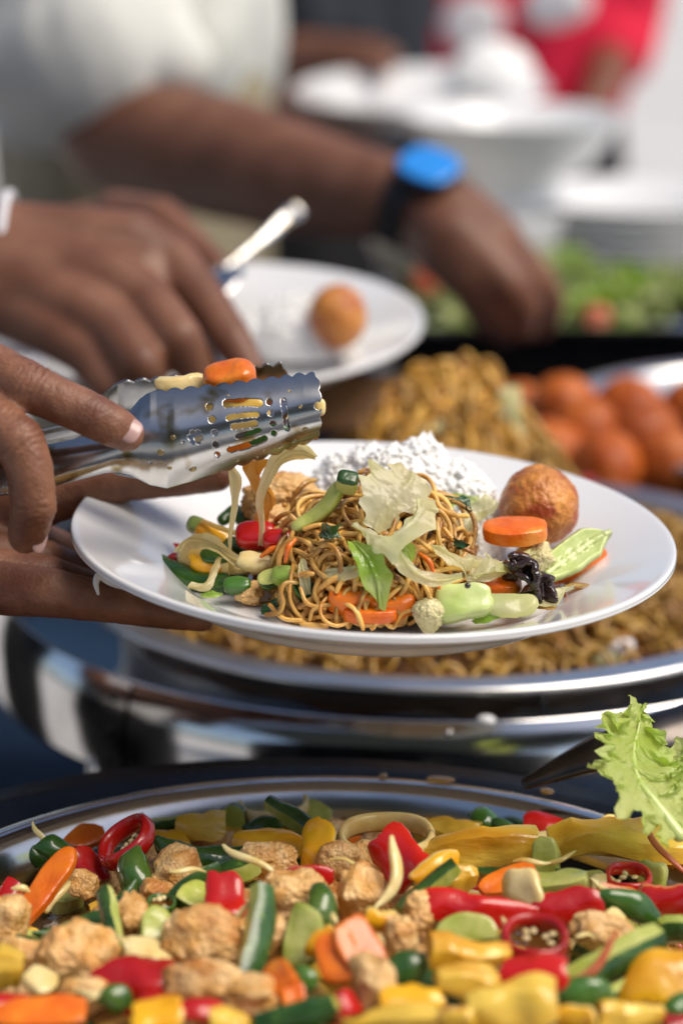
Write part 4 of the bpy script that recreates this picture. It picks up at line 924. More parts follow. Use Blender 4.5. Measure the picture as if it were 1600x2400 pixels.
strip('cabbage_leaf', 'cabbage', [(738, 1318, .980), (775, 1305, .976), (825, 1300, .974), (840, 1280, .976)], [10, 17, 18, 10], 'small white cabbage piece on the noodles beside the green strip', CB, up=up_tilt(0.5), curl=-0.4, ruffle=0.002, s=13)
strip('cabbage_leaf', 'cabbage', [(688, 1285, .984), (697, 1320, .980), (712, 1362, .978)], [3, 13, 9], 'narrow bluish white cabbage shred on the noodle heap', CB, up=up_tilt(0.3), curl=0.5, ruffle=0.0012, s=15)
strip('cabbage_leaf', 'cabbage', [(1020, 1290, 1.0), (1080, 1285, 1.0), (1140, 1290, 1.005), (1215, 1262, 1.02)], [22, 28, 26, 8], 'large wet cabbage sheet under the round carrot slice', CB, up=up_tilt(0.72), curl=-0.2, ruffle=0.003, rf=55, jag=0.3, s=17)
strip('cabbage_leaf', 'cabbage', [(1060, 1225, 1.03), (1100, 1190, 1.04), (1140, 1150, 1.045)], [30, 40, 26], 'pale cabbage leaf between the rice and the fried ball', CB, up=up_tilt(0.4), curl=0.2, ruffle=0.003, rf=55, s=19)
strip('cabbage_leaf', 'cabbage_green', [(1000, 1125, 1.05), (1060, 1130, 1.055), (1110, 1150, 1.05)], [14, 22, 14], 'light green cabbage piece at the foot of the rice', CB, up=up_tilt(0.5), curl=0.2, ruffle=0.003, rf=55, s=21)
strip('cabbage_chunk', 'cabbage', [(1042, 1312, .992), (1090, 1320, .990), (1175, 1305, 1.0)], [18, 18, 10], 'thick pale cabbage stem under the wet cabbage sheet', 'cabbage', up=up_tilt(0.6), ruffle=0.001, s=23)
strip('cabbage_leaf', 'cabbage', [(1215, 1392, .985), (1260, 1378, .99), (1312, 1358, 1.0)], [10, 17, 5], 'flimsy translucent cabbage scrap lying past the black fungus', CB, up=up_tilt(0.9), curl=0.2, ruffle=0.002, s=25)
strip('cabbage_leaf', 'cabbage_green', [(1095, 1412, .972), (1125, 1408, .972), (1150, 1405, .974)], [6, 12, 6], 'small green leaf scrap below the radish slice', CB, up=up_tilt(0.7), ruffle=0.002, s=27)
def half_round(n=10):
    a = np.linspace(-1.0, 1.0, n); arc = [(math.sin(q), math.cos(q) - 0.35) for q in a]
    sec = arc + [(0.55, -0.55), (0, -0.65), (-0.55, -0.55)]
    return sec, [0] * (n - 1) + [1] * 4
sec, smi = half_round()
obj('zucchini_strip', sweep(pts([(688, 1205, .998), (720, 1188, 1.0), (752, 1160, 1.0), (772, 1128, 1.0)]), [0.0040, 0.0048, 0.005, 0.0048], section=sec, up=RT * 0.2 + UP * 0.8 - FW * 0.5, n=20, mi=[1] * 9 + [1] * 4), [M['rind'], M['flesh']], label='curved yellow green zucchini strip leaning against the noodles', cat='zucchini')
disc(at_y(797, 1108, 0.998), 50 * PX, 40 * PX, 0.010, RT - UP * 0.2, up_tilt(0.6), 'zucchini_end', [M['rind'], M['flesh']], 'dark green zucchini end on top of the noodles', 'zucchini', p=5, n=4, twotone=True, s=2)
for k, (x, y, Y, w, l) in enumerate(((762, 1236, .985, 60, 'dark green herb leaf lying on the noodles'), (1048, 1166, 1.03, 44, 'dark green herb leaf beside the rice'), (624, 1388, .985, 40, 'dark green herb leaf on the plate beside the loose noodles'), (1062, 1240, .992, 40, 'thin green herb stem on the noodle edge'), (690, 1345, .983, 40, 'dark leaf under the small cabbage shred'))):
    strip('herb_leaf', 'herb', [(x - w / 2, y - 4, Y), (x, y, Y - .002), (x + w / 2, y + 10, Y - .004)], [5, 15 if k != 3 else 4, 4], l, 'herb leaf', up=up_tilt(0.5), ruffle=0.003, rf=130, s=30 + k)
# left side of the plate
def chilli(P, w, mt, label, s=0, name='green_chilli', cat='chilli', flat=0.8, n=26, grp=None):
    w = np.array(w) * PX / 2
    vf = sweep(P, w, w * flat, section=circle_section(14), up=up_tilt(0.6), n=n)
    v = vf[0] + vec_noise(vf[0] * 120, s) * 0.0008
    return obj(name, (v, vf[1]), M[mt], label=label, cat=cat, group=grp)
chilli(pts([(336, 1272, 1.045), (380, 1302, 1.03), (440, 1332, 1.018), (510, 1338, 1.012), (558, 1325, 1.014)]), [22, 50, 60, 62, 52, 22], 'green', 'long glossy green chilli at the edge of the food on the held plate', 3)
disc(at_y(372, 1268, 1.055), 110 * PX, 30 * PX, 0.005, RT + UP * 0.12, up_tilt(0.6), 'red_pepper', M['red'], 'thin red pepper strip behind the long green chilli on the plate', 'pepper', p=4, n=2.4, s=3, taper=-0.5)
disc(at_y(588, 1228, 1.018), 96 * PX, 70 * PX, 0.008, RT, up_tilt(0.5), 'red_pepper', M['red'], 'shiny red pepper piece in front of the chicken on the held plate', 'pepper', p=3.4, n=3, by=20, s=4)
disc(at_y(640, 1240, 1.008), 74 * PX, 50 * PX, 0.008, RT, up_tilt(0.5), 'red_pepper', M['red'], 'smaller red pepper piece against the noodles on the held plate', 'pepper', p=3.4, n=3, by=20, s=5)
obj('fried_chicken', place(lump(185 * PX, 0.026, 122 * PX, 5, 0.25, 0.16, 2.2, 0.07, 8, 4), at_y(650, 1152, 1.06), np.eye(3)), M['chicken'], label='crumbed fried chicken chunk on the held plate behind the onion', cat='chicken')
obj('fried_chicken', place(lump(62 * PX, 0.011, 52 * PX, 4, 0.3, 0.2, 2.5, 0.08, 7, 9), at_y(573, 1362, .998), np.eye(3)), M['chicken'], label='tiny crumbed chicken scrap at the plate front beside the chilli', cat='chicken')
obj('fried_chicken', place(lump(70 * PX, 0.015, 62 * PX, 4, 0.3, 0.2, 2.5, 0.08, 7, 12), at_y(668, 1225, 1.02), np.eye(3)), M['chicken'], label='small chicken scrap between red pepper and noodles on the plate', cat='chicken')
disc(at_y(492, 1232, 1.035), 96 * PX, 50 * PX, 0.008, RT - UP * 0.45, up_tilt(0.5), 'yellow_pepper', M['yellow'], 'yellow pepper piece on the held plate behind the onion strip', 'pepper', p=3.5, n=3, by=20, s=6)
disc(at_y(453, 1208, 1.045), 52 * PX, 40 * PX, 0.008, RT - UP * 0.4, up_tilt(0.4), 'green_pepper', M['green_in'], 'olive green pepper end above the yellow pepper on the plate', 'pepper', p=3.5, n=3, s=7)
disc(at_y(448, 1278, 1.03), 84 * PX, 74 * PX, 0.012, RT - UP * 0.2, up_tilt(0.3), 'onion_chunk', M['onion_solid'], 'golden brown onion chunk behind the long green chilli', 'onion', p=3, n=2.5, noise=0.0015, s=8)
disc(at_y(530, 1310, 1.02), 90 * PX, 64 * PX, 0.010, RT - UP * 0.2, up_tilt(0.3), 'onion_chunk', M['onion_solid'], 'soft onion chunk between the chilli and the noodles', 'onion', p=3, n=2.5, noise=0.0015, s=9)
chilli(pts([(510, 1195, 1.06), (540, 1178, 1.065), (562, 1200, 1.06)]), [30, 48, 40], 'green', 'green pepper curl beside the chicken on the held plate', 6, name='green_pepper', cat='pepper')
disc(at_y(560, 1255, 1.03), 90 * PX, 50 * PX, 0.009, RT, up_tilt(0.4), 'green_pepper', M['green'], 'dark green pepper piece under the hanging onion strips', 'pepper', p=3, n=2.5, noise=0.001, s=10)
strip('onion_strip', 'onion', [(412, 1262, 1.022), (430, 1238, 1.024), (480, 1248, 1.018), (540, 1285, 1.010), (590, 1290, 1.008), (606, 1318, 1.006)], [14, 16, 15, 16, 18, 14], 'broad curved yellow onion strip lying over the green chilli', 'onion', up=up_tilt(0.6), th=0.0009, curl=0.2, ruffle=0.0015, s=41)
strip('onion_strip', 'onion', [(462, 1196, 1.035), (510, 1215, 1.03), (560, 1228, 1.028), (590, 1212, 1.03), (604, 1168, 1.035)], [6, 7, 7, 8, 6], 'thin onion strand looping beside the red pepper on the plate', 'onion', up=up_tilt(0.5), th=0.0009, curl=0.2, s=43)
strip('onion_strip', 'onion', [(428, 1350, 1.0), (465, 1345, 1.0), (488, 1310, 1.006), (505, 1280, 1.01)], [9, 10, 7, 5], 'narrow yellow onion strip crossing the front of the green chilli', 'onion', up=up_tilt(0.5), th=0.0009, curl=0.2, ruffle=0.001, s=45)
strip('green_leaf', 'cabbage_green', [(462, 1366, .995), (490, 1362, .994), (515, 1365, .994)], [5, 13, 4], 'small green leaf on the plate in front of the chilli', 'leaf', up=up_tilt(0.7), ruffle=0.002, s=47)
disc(at_y(652, 1322, .988), 54 * PX, 40 * PX, 0.008, RT, up_tilt(0.5), 'celery_piece', M['cabbage_green'], 'short green stem piece on the noodles beside the chicken scrap', 'celery', p=4, n=3.5, s=12)
for k, P in enumerate(([(655, 1290, .985), (662, 1258, .985), (678, 1240, .988)], [(964, 1272, .98), (985, 1290, .978), (995, 1315, .976)], [(600, 1278, 1.0), (622, 1262, 1.0), (640, 1255, 1.0)], [(1002, 1330, .972), (1008, 1350, .97)])):
    obj('carrot_shred', sweep(pts(P), [0.0008, 0.0014, 0.0008], n=14), M['orange'], label='thin orange carrot shred lying on the noodle heap', cat='carrot', group='carrot shreds on the noodles')
for k, (x, y) in enumerate(((728, 1430), (875, 1432), (700, 1428), (1145, 1418), (1292, 1370))):
    obj('food_crumb', place(lump(0.003, 0.003, 0.0025, 2, 0.3, 0.3, 2, 0.1, 5, k), at_z(x, y - 6, WELL + 0.001), np.eye(3)), M['orange'], label='tiny orange crumb on the white of the held plate', cat='crumb', group='crumbs on the plate')
# scrap of white tissue below the rim
obj('paper_scrap', sweep(pts([(290, 1352, 1.055), (255, 1338, 1.052), (230, 1322, 1.050), (221, 1338, 1.049), (226, 1364, 1.049)], D=1.05), [0.0012, 0.0016, 0.0020, 0.0016, 0.0006], [0.0008] * 5, up=-FW, n=24), M['cloth_white'], label='small white paper scrap hanging under the plate rim by the palm', cat='paper')

for k, (x, y, w, a) in enumerate(((600, 1385, 60, 0.2), (1250, 1395, 50, -0.2), (330, 1310, 34, 0.5), (1330, 1345, 60, -0.3), (1180, 1410, 70, 0.0))):
    q = at_z(x, y, WELL + 0.0012); rr_ = math.hypot(q[0] - PC[0], q[1] - PC[1])
    if rr_ > 0.08: q = at_z(x, y, WELL + 0.0012 + (rr_ - 0.08) * 0.33)
    obj('sauce_smear', place(pillow(w * PX, w * PX * 0.6, 0.0012, p=2, n=2, irr=0.5, seg=30, s=k), q, frame_of((0, 0, 0), (math.cos(a), math.sin(a), 0), (0, 0, 1))), M['oil'], label='thin brown sauce smear on the white of the held plate', cat='sauce', group='sauce smears on the plate')

disc(at_y(410, 1292, 1.035), 60 * PX, 40 * PX, 0.007, RT - UP * 0.3, up_tilt(0.4), 'red_pepper', M['red'], 'red pepper corner between the long green chilli and golden onion', 'pepper', p=5, n=3, irr=0.2, by=30, s=31)
disc(at_y(505, 1275, 1.020), 80 * PX, 46 * PX, 0.007, RT + UP * 0.2, up_tilt(0.5), 'green_pepper', M['green'], 'green pepper scrap beside the looping onion strand on the plate', 'pepper', p=5, n=3, irr=0.2, by=30, s=32)
disc(at_y(590, 1290, 1.004), 86 * PX, 44 * PX, 0.006, RT - UP * 0.2, up_tilt(0.5), 'onion_chunk', M['onion_solid'], 'pale onion slice tucked against the noodle heap on the plate', 'onion', p=4, n=2.5, irr=0.2, by=30, s=33)
disc(at_y(545, 1345, 0.996), 64 * PX, 36 * PX, 0.006, RT, up_tilt(0.6), 'green_pepper', M['green'], 'dark pepper scrap beside the tiny chicken scrap on the plate', 'pepper', p=5, n=3, irr=0.2, s=34)
disc(at_y(622, 1330, 0.992), 60 * PX, 40 * PX, 0.007, RT + UP * 0.3, up_tilt(0.5), 'zucchini_slice', [M['flesh'], M['rind']], 'pale zucchini slice at the foot of the noodle heap', 'zucchini', p=7, n=2.2, twotone=True, s=35)
disc(at_y(470, 1300, 1.018), 80 * PX, 40 * PX, 0.006, RT - UP * 0.3, up_tilt(0.5), 'yellow_pepper', M['yellow'], 'yellow pepper strip under the broad onion strip on the plate', 'pepper', p=5, n=3, irr=0.2, by=30, s=36)
obj('fried_chicken', place(lump(84 * PX, 0.017, 66 * PX, 4, 0.5, 0.2, 2.2, 0.06, 9, 21), at_y(622, 1195, 1.03), np.eye(3)), M['chicken'], label='chicken piece above the red pepper on the held plate', cat='chicken')
strip('cabbage_leaf', 'cabbage', [(985, 1250, .984), (1020, 1262, .982), (1065, 1300, .984)], [12, 22, 10], 'crumpled pale cabbage shred where noodles meet the wet sheet', CB, up=up_tilt(0.5), curl=-0.4, ruffle=0.003, rf=70, s=71)
strip('cabbage_leaf', 'cabbage', [(1090, 1335, .985), (1130, 1322, .988), (1180, 1322, .995)], [10, 18, 8], 'thin pale cabbage shred over the carrot by the fungus', CB, up=up_tilt(0.5), curl=0.4, ruffle=0.003, rf=70, s=73)
# ------------------------------------------------------------------ stir fry in the front dish
def surf(x, y):
    r2 = ((x - P1C[0]) ** 2 + (y - P1C[1]) ** 2) / 0.18 ** 2
    return P1Z - 0.013 + 0.022 * max(0, 1 - r2)
def on_food(px, py, lift=0.0):
    z = P1Z - 0.02
    for _ in range(12):
        p = at_z(px, py, z + lift); z = 0.5 * z + 0.5 * surf(p[0], p[1])
    return at_z(px, py, z + lift)
# sauce and packed food below the pieces
nr, na = 24, 72
bv = [[P1C[0], P1C[1], surf(*P1C) - 0.016]]
for i in range(1, nr + 1):
    rr_ = 0.179 * i / nr
    for a in np.linspace(0, 2 * math.pi, na, endpoint=False):
        x, y = P1C[0] + rr_ * math.cos(a), P1C[1] + rr_ * math.sin(a); bv.append([x, y, surf(x, y) - 0.016])
bv = np.array(bv); bv[:, 2] += 0.004 * fbm(bv * 70, 3, 2)
bfc = [(0, 1 + j, 1 + (j + 1) % na) for j in range(na)] + [(1 + i * na + j, 1 + (i + 1) * na + j, 1 + (i + 1) * na + (j + 1) % na, 1 + i * na + (j + 1) % na) for i in range(nr - 1) for j in range(na)]
obj('stir_fry_sauce', (bv, bfc), M['sauce'], label='brown sauce and small scraps under the stir fry pieces', cat='sauce', kind='stuff')

INF = {'chicken': ('fried_chicken', 'chicken', 'golden crumbed chicken chunk among the vegetables in the front dish'),
       'red': ('red_pepper', 'pepper', 'glossy red pepper piece in the front stir fry dish'), 'yellow': ('yellow_pepper', 'pepper', 'shiny yellow pepper piece in the front stir fry dish'),
       'chilli': ('green_chilli', 'chilli', 'dark green chilli half in the front stir fry dish'), 'baton': ('zucchini_stick', 'zucchini', 'zucchini stick with dark rind in the front stir fry dish'),
       'zslice': ('zucchini_slice', 'zucchini', 'pale zucchini slice with green rind in the front stir fry dish'), 'carrot': ('carrot_slice', 'carrot', 'orange carrot piece in the front stir fry dish'),
       'ring': ('red_chilli_ring', 'chilli', 'red chilli ring with pale seeds in the front stir fry dish'), 'onion': ('onion_piece', 'onion', 'translucent onion piece in the front stir fry dish'),
       'onionring': ('onion_ring', 'onion', 'pale arched onion ring in the front stir fry dish'),
       'pine': ('pineapple_chunk', 'pineapple', 'yellow pineapple chunk in the front stir fry dish'), 'strand': ('onion_strand', 'onion', 'thin onion strand lying across the front stir fry dish'), 'pale': ('cabbage_chunk', 'cabbage', 'pale cabbage stem piece in the front stir fry dish')}
MT = {'chicken': ['chicken'], 'red': ['red', 'red_in'], 'yellow': ['yellow', 'yellow_in'], 'chilli': ['green'], 'baton': ['rind', 'flesh'], 'zslice': ['flesh', 'rind'], 'carrot': ['orange'], 'ring': ['red'],
      'onion': ['onion_solid'], 'onionring': ['onion_solid'], 'pine': ['pineapple'], 'strand': ['onion_solid'], 'pale': ['flesh']}
bs_arc = np.linspace(-1.0, 1.0, 9)
BSEC = [(math.sin(q) * 1.1, math.cos(q) * 1.2 - 0.4) for q in bs_arc] + [(0.5, -0.75), (0.0, -0.95), (-0.5, -0.75)]
BMI = [0] * 8 + [1] * 4
def crescent():
    a = np.linspace(-1.25, 1.25, 9); o = [(math.sin(q), math.cos(q)) for q in a]; i = [(math.sin(q) * 0.72, math.cos(q) * 0.72 - 0.02) for q in a[::-1]]
    return o + i
def piece_mesh(kind, L, W, s):
    r = random.Random(s)
    if kind == 'chicken': return lump(L * 1.05, W, W * 0.85, 5 if L > 0.02 else 4, 0.75, 0.20, 1.7, 0.045, 12, s)
    if kind in ('red', 'yellow'): return pillow(L, W, max(0.0035, W * 0.16), p=7, n=3.0 + r.random(), irr=0.28, seg=36, bx=r.uniform(2, 8), by=r.uniform(40, 90) * 0.012 / max(W, 0.008), noise=0.0022, nsc=65, taper=r.uniform(-0.3, 0.3), s=s, twotone=True)
    if kind == 'carrot': return pillow(L, W, max(0.0045, W * 0.3), p=8, n=2.8, irr=0.12, noise=0.0009, nsc=90, taper=r.uniform(-0.4, 0.4), s=s)
    if kind == 'zslice':
        v, f, mi = pillow(L, W * 1.5, max(0.0055, W * 0.34), p=8, n=2.1, irr=0.08, seg=36, noise=0.0006, nsc=80, s=s, twotone=True)
        v[:, 1] = np.where(v[:, 1] < 0, v[:, 1] * 0.22, v[:, 1]) - W * 0.25
        return v, f, mi
    if kind == 'pine':
        k = r.uniform(-0.06, 0.06) * L; xx = np.linspace(-L / 2, L / 2, 16)
        P = np.stack([xx, k * (1 - (2 * xx / L) ** 2), 0 * xx], 1)
        a0, a1, h0 = r.uniform(0.75, 1.0), r.uniform(0.35, 0.6), r.uniform(0.5, 0.75)
        sec = [(-a0, -h0), (-a0 * 0.3, -h0 * 1.06), (a0 * 0.4, -h0 * 1.05), (a0, -h0), (a0 * 1.03, -h0 * 0.85), (a0 * 0.9, -h0 * 0.2), (a1, h0 * 0.92), (a1 * 0.86, h0), (0, h0 * 1.04), (-a1 * 0.86, h0), (-a1, h0 * 0.92), (-a0 * 0.9, -h0 * 0.2), (-a0 * 1.03, -h0 * 0.85)]
        tp = r.choice((-1, 1)) * r.uniform(0.12, 0.3); kk = 1 + tp * np.linspace(-1, 1, 8)
        vf = sweep(P, np.array([0.80, 0.97, 1.04, 1, 0.96, 1.02, 0.95, 0.78]) * kk * W / 2, np.array([0.72, 0.95, 1.0, 1.06, 0.98, 1.0, 0.9, 0.66]) * kk * W / 2, section=sec, n=16, round_ends=False, twist=r.uniform(-0.35, 0.35))
        v = vf[0]; v = v + vec_noise(v * 60, s, 3) * 0.0026 + vec_noise(v * np.array([120, 400, 400]), s + 2) * 0.00022
        return v, vf[1]
    if kind == 'pineold': return pillow(L, W, W * 0.62, p=7, n=4.5, irr=0.22, seg=36, noise=0.0016, nsc=110, bx=r.uniform(-3, 3), taper=r.uniform(-0.25, 0.25), s=s)
    if kind == 'pale': return pillow(L, W, W * 0.45, p=7, n=4.5, irr=0.2, noise=0.0008, nsc=100, s=s)
    if kind == 'onion': return pillow(L, W, 0.003, p=5, n=2.4, irr=0.14, seg=36, bx=r.uniform(6, 14), by=r.uniform(10, 40), noise=0.0015, nsc=80, s=s)
    x = np.linspace(-L / 2, L / 2, 22)
    if kind == 'chilli':
        k = r.uniform(0.08, 0.22) * L * r.choice((-1, 1)); P = np.stack([x, k * (1 - (2 * x / L) ** 2), 0 * x], 1)
        vf = sweep(P, np.array([0.25, 0.75, 0.95, 1, 0.98, 0.9, 0.7, 0.2]) * W / 2, np.array([0.25, 0.7, 0.9, 1, 0.95, 0.85, 0.6, 0.2]) * W / 2 * 0.8, section=circle_section(14), n=22)
        return vf[0] + vec_noise(vf[0] * 80, s) * 0.0016, vf[1]
    if kind == 'baton':
        k = r.uniform(-0.16, 0.16) * L; P = np.stack([x, k * (1 - (2 * x / L) ** 2), 0.3 * k * (1 - (2 * x / L) ** 2)], 1)
        pr = np.array([0.8, 1, 1.05, 1, r.uniform(0.6, 0.95)]) * W / 2
        vf = sweep(P, pr, pr * r.uniform(0.7, 1.0), section=BSEC, n=12, round_ends=False, mi=BMI, twist=r.uniform(-0.3, 0.3))
        return vf[0] + vec_noise(vf[0] * 100, s) * 0.0009, vf[1], vf[2]
    if kind in ('ring', 'onionring'):
        R = L / 2; th = 0.15 if kind == 'ring' else 0.10; a = np.linspace(0, 2 * math.pi, 41)
        P = np.stack([R * np.cos(a), R * 0.93 * np.sin(a), 0.0006 * np.sin(3 * a)], 1) * (1 - th)
        return sweep(P, R * th, R * (0.30 if kind == 'ring' else 0.22), section=circle_section(10), n=44, round_ends=False)
    if kind == 'strand':
        P = np.stack([x, 0.12 * L * np.sin(x / L * 4 + s), 0.05 * L * np.cos(x / L * 5)], 1)
        return sweep(P, np.array([0.4, 1, 1, 0.8, 0.3]) * W / 2, np.array([0.4, 1, 1, 0.8, 0.3]) * W / 3.2, n=20)
PT = math.radians(36)
PN = np.array([0, -math.sin(PT), math.cos(PT)])
count = [0]
PIECES = []
def piece(kind, x1, y1, x2, y2, w, lift=0.0, label=None, face=None, roll=None, s=None):
    count[0] += 1; s = count[0] * 7 + 3 if s is None else s
    r = random.Random(s * 13 + 1)
    c = on_food((x1 + x2) / 2, (y1 + y2) / 2, lift / 1000)
    def on(px, py):
        d = ray(px, py); return CAM + d * (np.dot(c - CAM, PN) / np.dot(d, PN))
    a, b = on(x1, y1), on(x2, y2)
    L = np.linalg.norm(b - a); Wm = w * m_px(depth(c)); ax = unit(b - a)
    vd = unit(CAM - c)
    if face is None and label is None: ax = unit(ax + vd * r.uniform(-0.45, 0.45))
    if face is not None:                                   # flat things: how much of the face is turned to the lens
        pp = np.cross(vd, ax); pp = pp if pp[2] > 0 else -pp
        n = vd * face + pp * math.sqrt(1 - face * face)
    else:
        n = unit(PN + 0.45 * vd)
        pp = np.cross(ax, n); t_ = (r.choice((-1, 1)) * r.uniform(0.7, 1.25) if kind == 'baton' else r.uniform(-0.8, 0.8)) if roll is None else (roll * 1.7 if kind == 'baton' else roll); n = unit(n * math.cos(t_) + pp * math.sin(t_))
    if kind in ('red', 'yellow', 'carrot', 'zslice', 'onion', 'pine', 'pale') : Wm *= 1.12
    Wm *= 1.16; L *= 1.12
    vf = piece_mesh(kind, L, Wm, s)
    nm, ct, lb = INF[kind]
    o = obj(nm, place(vf, c, frame_of(np.zeros(3), ax, n)), [M[q] for q in MT[kind]], sharp=(32 if kind in ('pine', 'baton', 'pale', 'carrot', 'zslice', 'red', 'yellow') else None), label=label or lb, cat=ct, group=None if label else 'stir fry pieces in the front dish: ' + nm.replace('_', ' '))
    PIECES.append((o, kind, c, label))
    if kind == 'ring':
        fr = frame_of(np.zeros(3), ax, n)
        for k in range(7):
            q = r.uniform(0, 6.28); rr2 = L / 2 * r.uniform(0.2, 0.62)
            obj('seed', place(pillow(0.0032, 0.0024, 0.0011, p=2, n=2, seg=10, rings=3), c + fr[0] * rr2 * math.cos(q) + fr[1] * rr2 * math.sin(q) + fr[2] * 0.0006 * k * 0.3, frame_of((0, 0, 0), fr[0] * math.cos(q) + fr[1] * math.sin(q), fr[2])), M['seed'], o)
    return o
def A(kind, x1, y1, x2, y2, w, lift=0, label=None, **kw): return piece(kind, x1 / 2, 1764 + y1 / 2, x2 / 2, 1764 + y2 / 2, w / 2, lift, label, **kw)
def B(kind, x1, y1, x2, y2, w, lift=0, label=None, **kw): return piece(kind, 784 + x1 / 2, 1568 + y1 / 2, 784 + x2 / 2, 1568 + y2 / 2, w / 2, lift, label, **kw)
FD = ' in the front dish'
A('onionring', 1105, 178, 1405, 165, 90, 4, 'whole pale onion slice standing against the far wall of the front dish', face=0.45)
A('baton', 1245, 165, 1540, 350, 95, 6, 'long dark green zucchini stick in front of the pale onion slice', roll=-0.5)
A('chilli', 1140, 265, 1300, 235, 110, 3)
A('zslice', 1395, 200, 1520, 215, 120, 0)
A('yellow', 1115, 320, 1405, 365, 115, 3, 'long yellow pepper piece beside the dark zucchini stick', roll=-0.2)
A('yellow', 1440, 265, 1440, 445, 125, 7, 'pointed yellow pepper piece standing upright among the stir fry')
A('chilli', 745, 335, 1165, 355, 135, 8, 'longest glossy green chilli lying across the far side of the front dish')
A('pine', 850, 250, 1020, 260, 125, 4, 'pineapple chunk against the rim beside the longest green chilli')
A('yellow', 670, 330, 860, 310, 90, 0)
A('baton', 665, 258, 832, 238, 62, 4); A('baton', 470, 290, 655, 230, 75, 3)
A('zslice', 1000, 230, 1130, 250, 120, 0)
A('carrot', 265, 330, 462, 305, 95, 4, 'round orange carrot slice beside the seeded chilli ring', roll=-0.3)
A('red', 345, 385, 480, 500, 130, 2)
A('ring', 655, 235, 510, 445, 120, 11, 'long slanted red chilli ring full of pale seeds', face=0.5)
A('chilli', 640, 375, 690, 560, 140, 6, 'stubby green chilli end below the long red chilli ring')
A('chilli', 165, 365, 355, 470, 110, 3); A('chilli', 100, 380, 190, 450, 90, 0)
A('carrot', 325, 390, 110, 690, 100, 9, 'long carrot stick slanting down beside the green chilli', roll=0.3)
A('onion', 300, 500, 180, 660, 80, 4)
A('chilli', 600, 535, 185, 745, 105, 8, 'long curved green chilli below the carrot stick')
A('baton', 480, 580, 530, 865, 120, 8, 'zucchini crescent with a dark outer rind beside the big chicken chunk', roll=0.6)
A('zslice', 650, 720, 795, 745, 165, 7)
A('chicken', 790, 770, 1090, 790, 235, 8, 'large square crumbed chicken chunk facing up' + FD)
A('chicken', 730, 470, 900, 490, 190, 2); A('chicken', 545, 690, 665, 700, 215, 3); A('chicken', 215, 850, 490, 870, 250, 7, 'knobbly dark glazed chicken chunk' + FD)
A('chicken', -40, 700, 100, 720, 205, 8); A('chicken', 770, 990, 1060, 985, 160, 10); A('chicken', 1230, 590, 1470, 585, 210, 6); A('chicken', 1120, 430, 1340, 425, 150, 3)
A('chicken', 1200, 770, 1320, 770, 150, 4); A('chicken', 1470, 430, 1640, 420, 140, 3); A('chicken', 1020, 1040, 1250, 1050, 170, 8); A('chicken', 290, 1040, 480, 1050, 130, 9); A('chicken', 0, 860, 190, 880, 140, 4)
A('chicken', 660, 560, 790, 600, 120, 0); A('chicken', 1090, 600, 1160, 640, 120, 0); A('chicken', 330, 510, 430, 560, 110, 0)
A('ring', 680, 620, 805, 625, 85, 5, face=0.6).data.materials[0] = M['green']
A('baton', 800, 590, 1000, 465, 90, 5); A('zslice', 825, 570, 965, 620, 150, 4); A('baton', 990, 500, 1160, 440, 125, 4)
A('red', 1010, 490, 1040, 685, 135, 11, 'pointed red pepper tip between the zucchini pieces' + FD, roll=0.1)
A('baton', 1205, 560, 1110, 970, 145, 13, 'upright zucchini stick half dark rind and half yellow green flesh', roll=-0.6)
A('red', 1335, 480, 1525, 515, 90, 8)
A('zslice', 1430, 650, 1370, 900, 165, 7); A('chilli', 1490, 550, 1510, 740, 130, 8)
A('yellow', 1420, 830, 1540, 810, 130, 10); A('carrot', 1470, 890, 1640, 850, 170, 12)
A('red', 480, 960, 770, 980, 185, 12, 'big rounded red pepper piece below the large chicken chunk', roll=0.0)
A('carrot', 1250, 900, 1300, 1030, 110, 12); A('carrot', 1290, 1070, 1400, 1060, 110, 8)
A('onion', 620, 800, 760, 920, 150, 7); A('onion', 560, 850, 640, 830, 100, 3)
A('carrot', -20, 1130, 400, 1120, 130, 15, 'large blurred orange carrot piece at the near side of the front dish'); A('red', -20, 1075, 130, 1080, 90, 12)
A('pine', -40, 930, 110, 930, 140, 11); A('yellow', 630, 1130, 830, 1110, 170, 16); A('chilli', 470, 1070, 600, 1090, 110, 10); A('chilli', 300, 1060, 390, 1045, 60, 14)
A('red', 830, 1120, 1000, 1100, 90, 12); A('baton', 1190, 1180, 1520, 1080, 140, 14); A('red', 660, 1060, 790, 1070, 90, 11); A('chilli', 1330, 960, 1450, 1000, 100, 7)
A('strand', 1060, 335, 1245, 520, 34, 14, 'thin onion strand slanting over the chicken' + FD); A('chilli', 80, 780, 210, 830, 110, 5); A('pine', 1000, 1160, 1150, 1180, 90, 12)
A('onion', 130, 940, 250, 1010, 130, 10); A('red', 20, 600, 60, 520, 90, 0)
B('pine', 385, 690, 625, 680, 150, 2); B('pine', 330, 660, 400, 640, 100, 0)
B('chilli', 590, 620, 740, 640, 140, 7, 'dark glossy green chilli end beside the red pepper by the rim'); B('chilli', 690, 640, 820, 690, 60, 6)
B('red', 740, 600, 870, 640, 150, 4, 'red pepper piece against the far rim of the front dish'); B('red', 840, 640, 1055, 660, 130, 8, 'second red pepper piece by the rim with a small dark hole', roll=-0.2)
B('pine', 415, 775, 860, 740, 165, 9, 'long pineapple wedge in the middle of the front dish'); B('pine', 1000, 760, 1555, 780, 175, 11, 'largest pineapple slab near the lettuce leaf')
B('pine', 1080, 740, 1260, 640, 80, 6); B('red', 1270, 665, 1555, 690, 95, 6, 'wrinkled dark red tomato piece below the lettuce leaf')
B('pale', 880, 810, 1000, 800, 140, 11); B('onion', 850, 715, 1000, 715, 60, 5); B('onionring', 0, 725, 410, 715, 150, 7, 'wide arched onion ring beside the chicken' + FD, face=0.45)
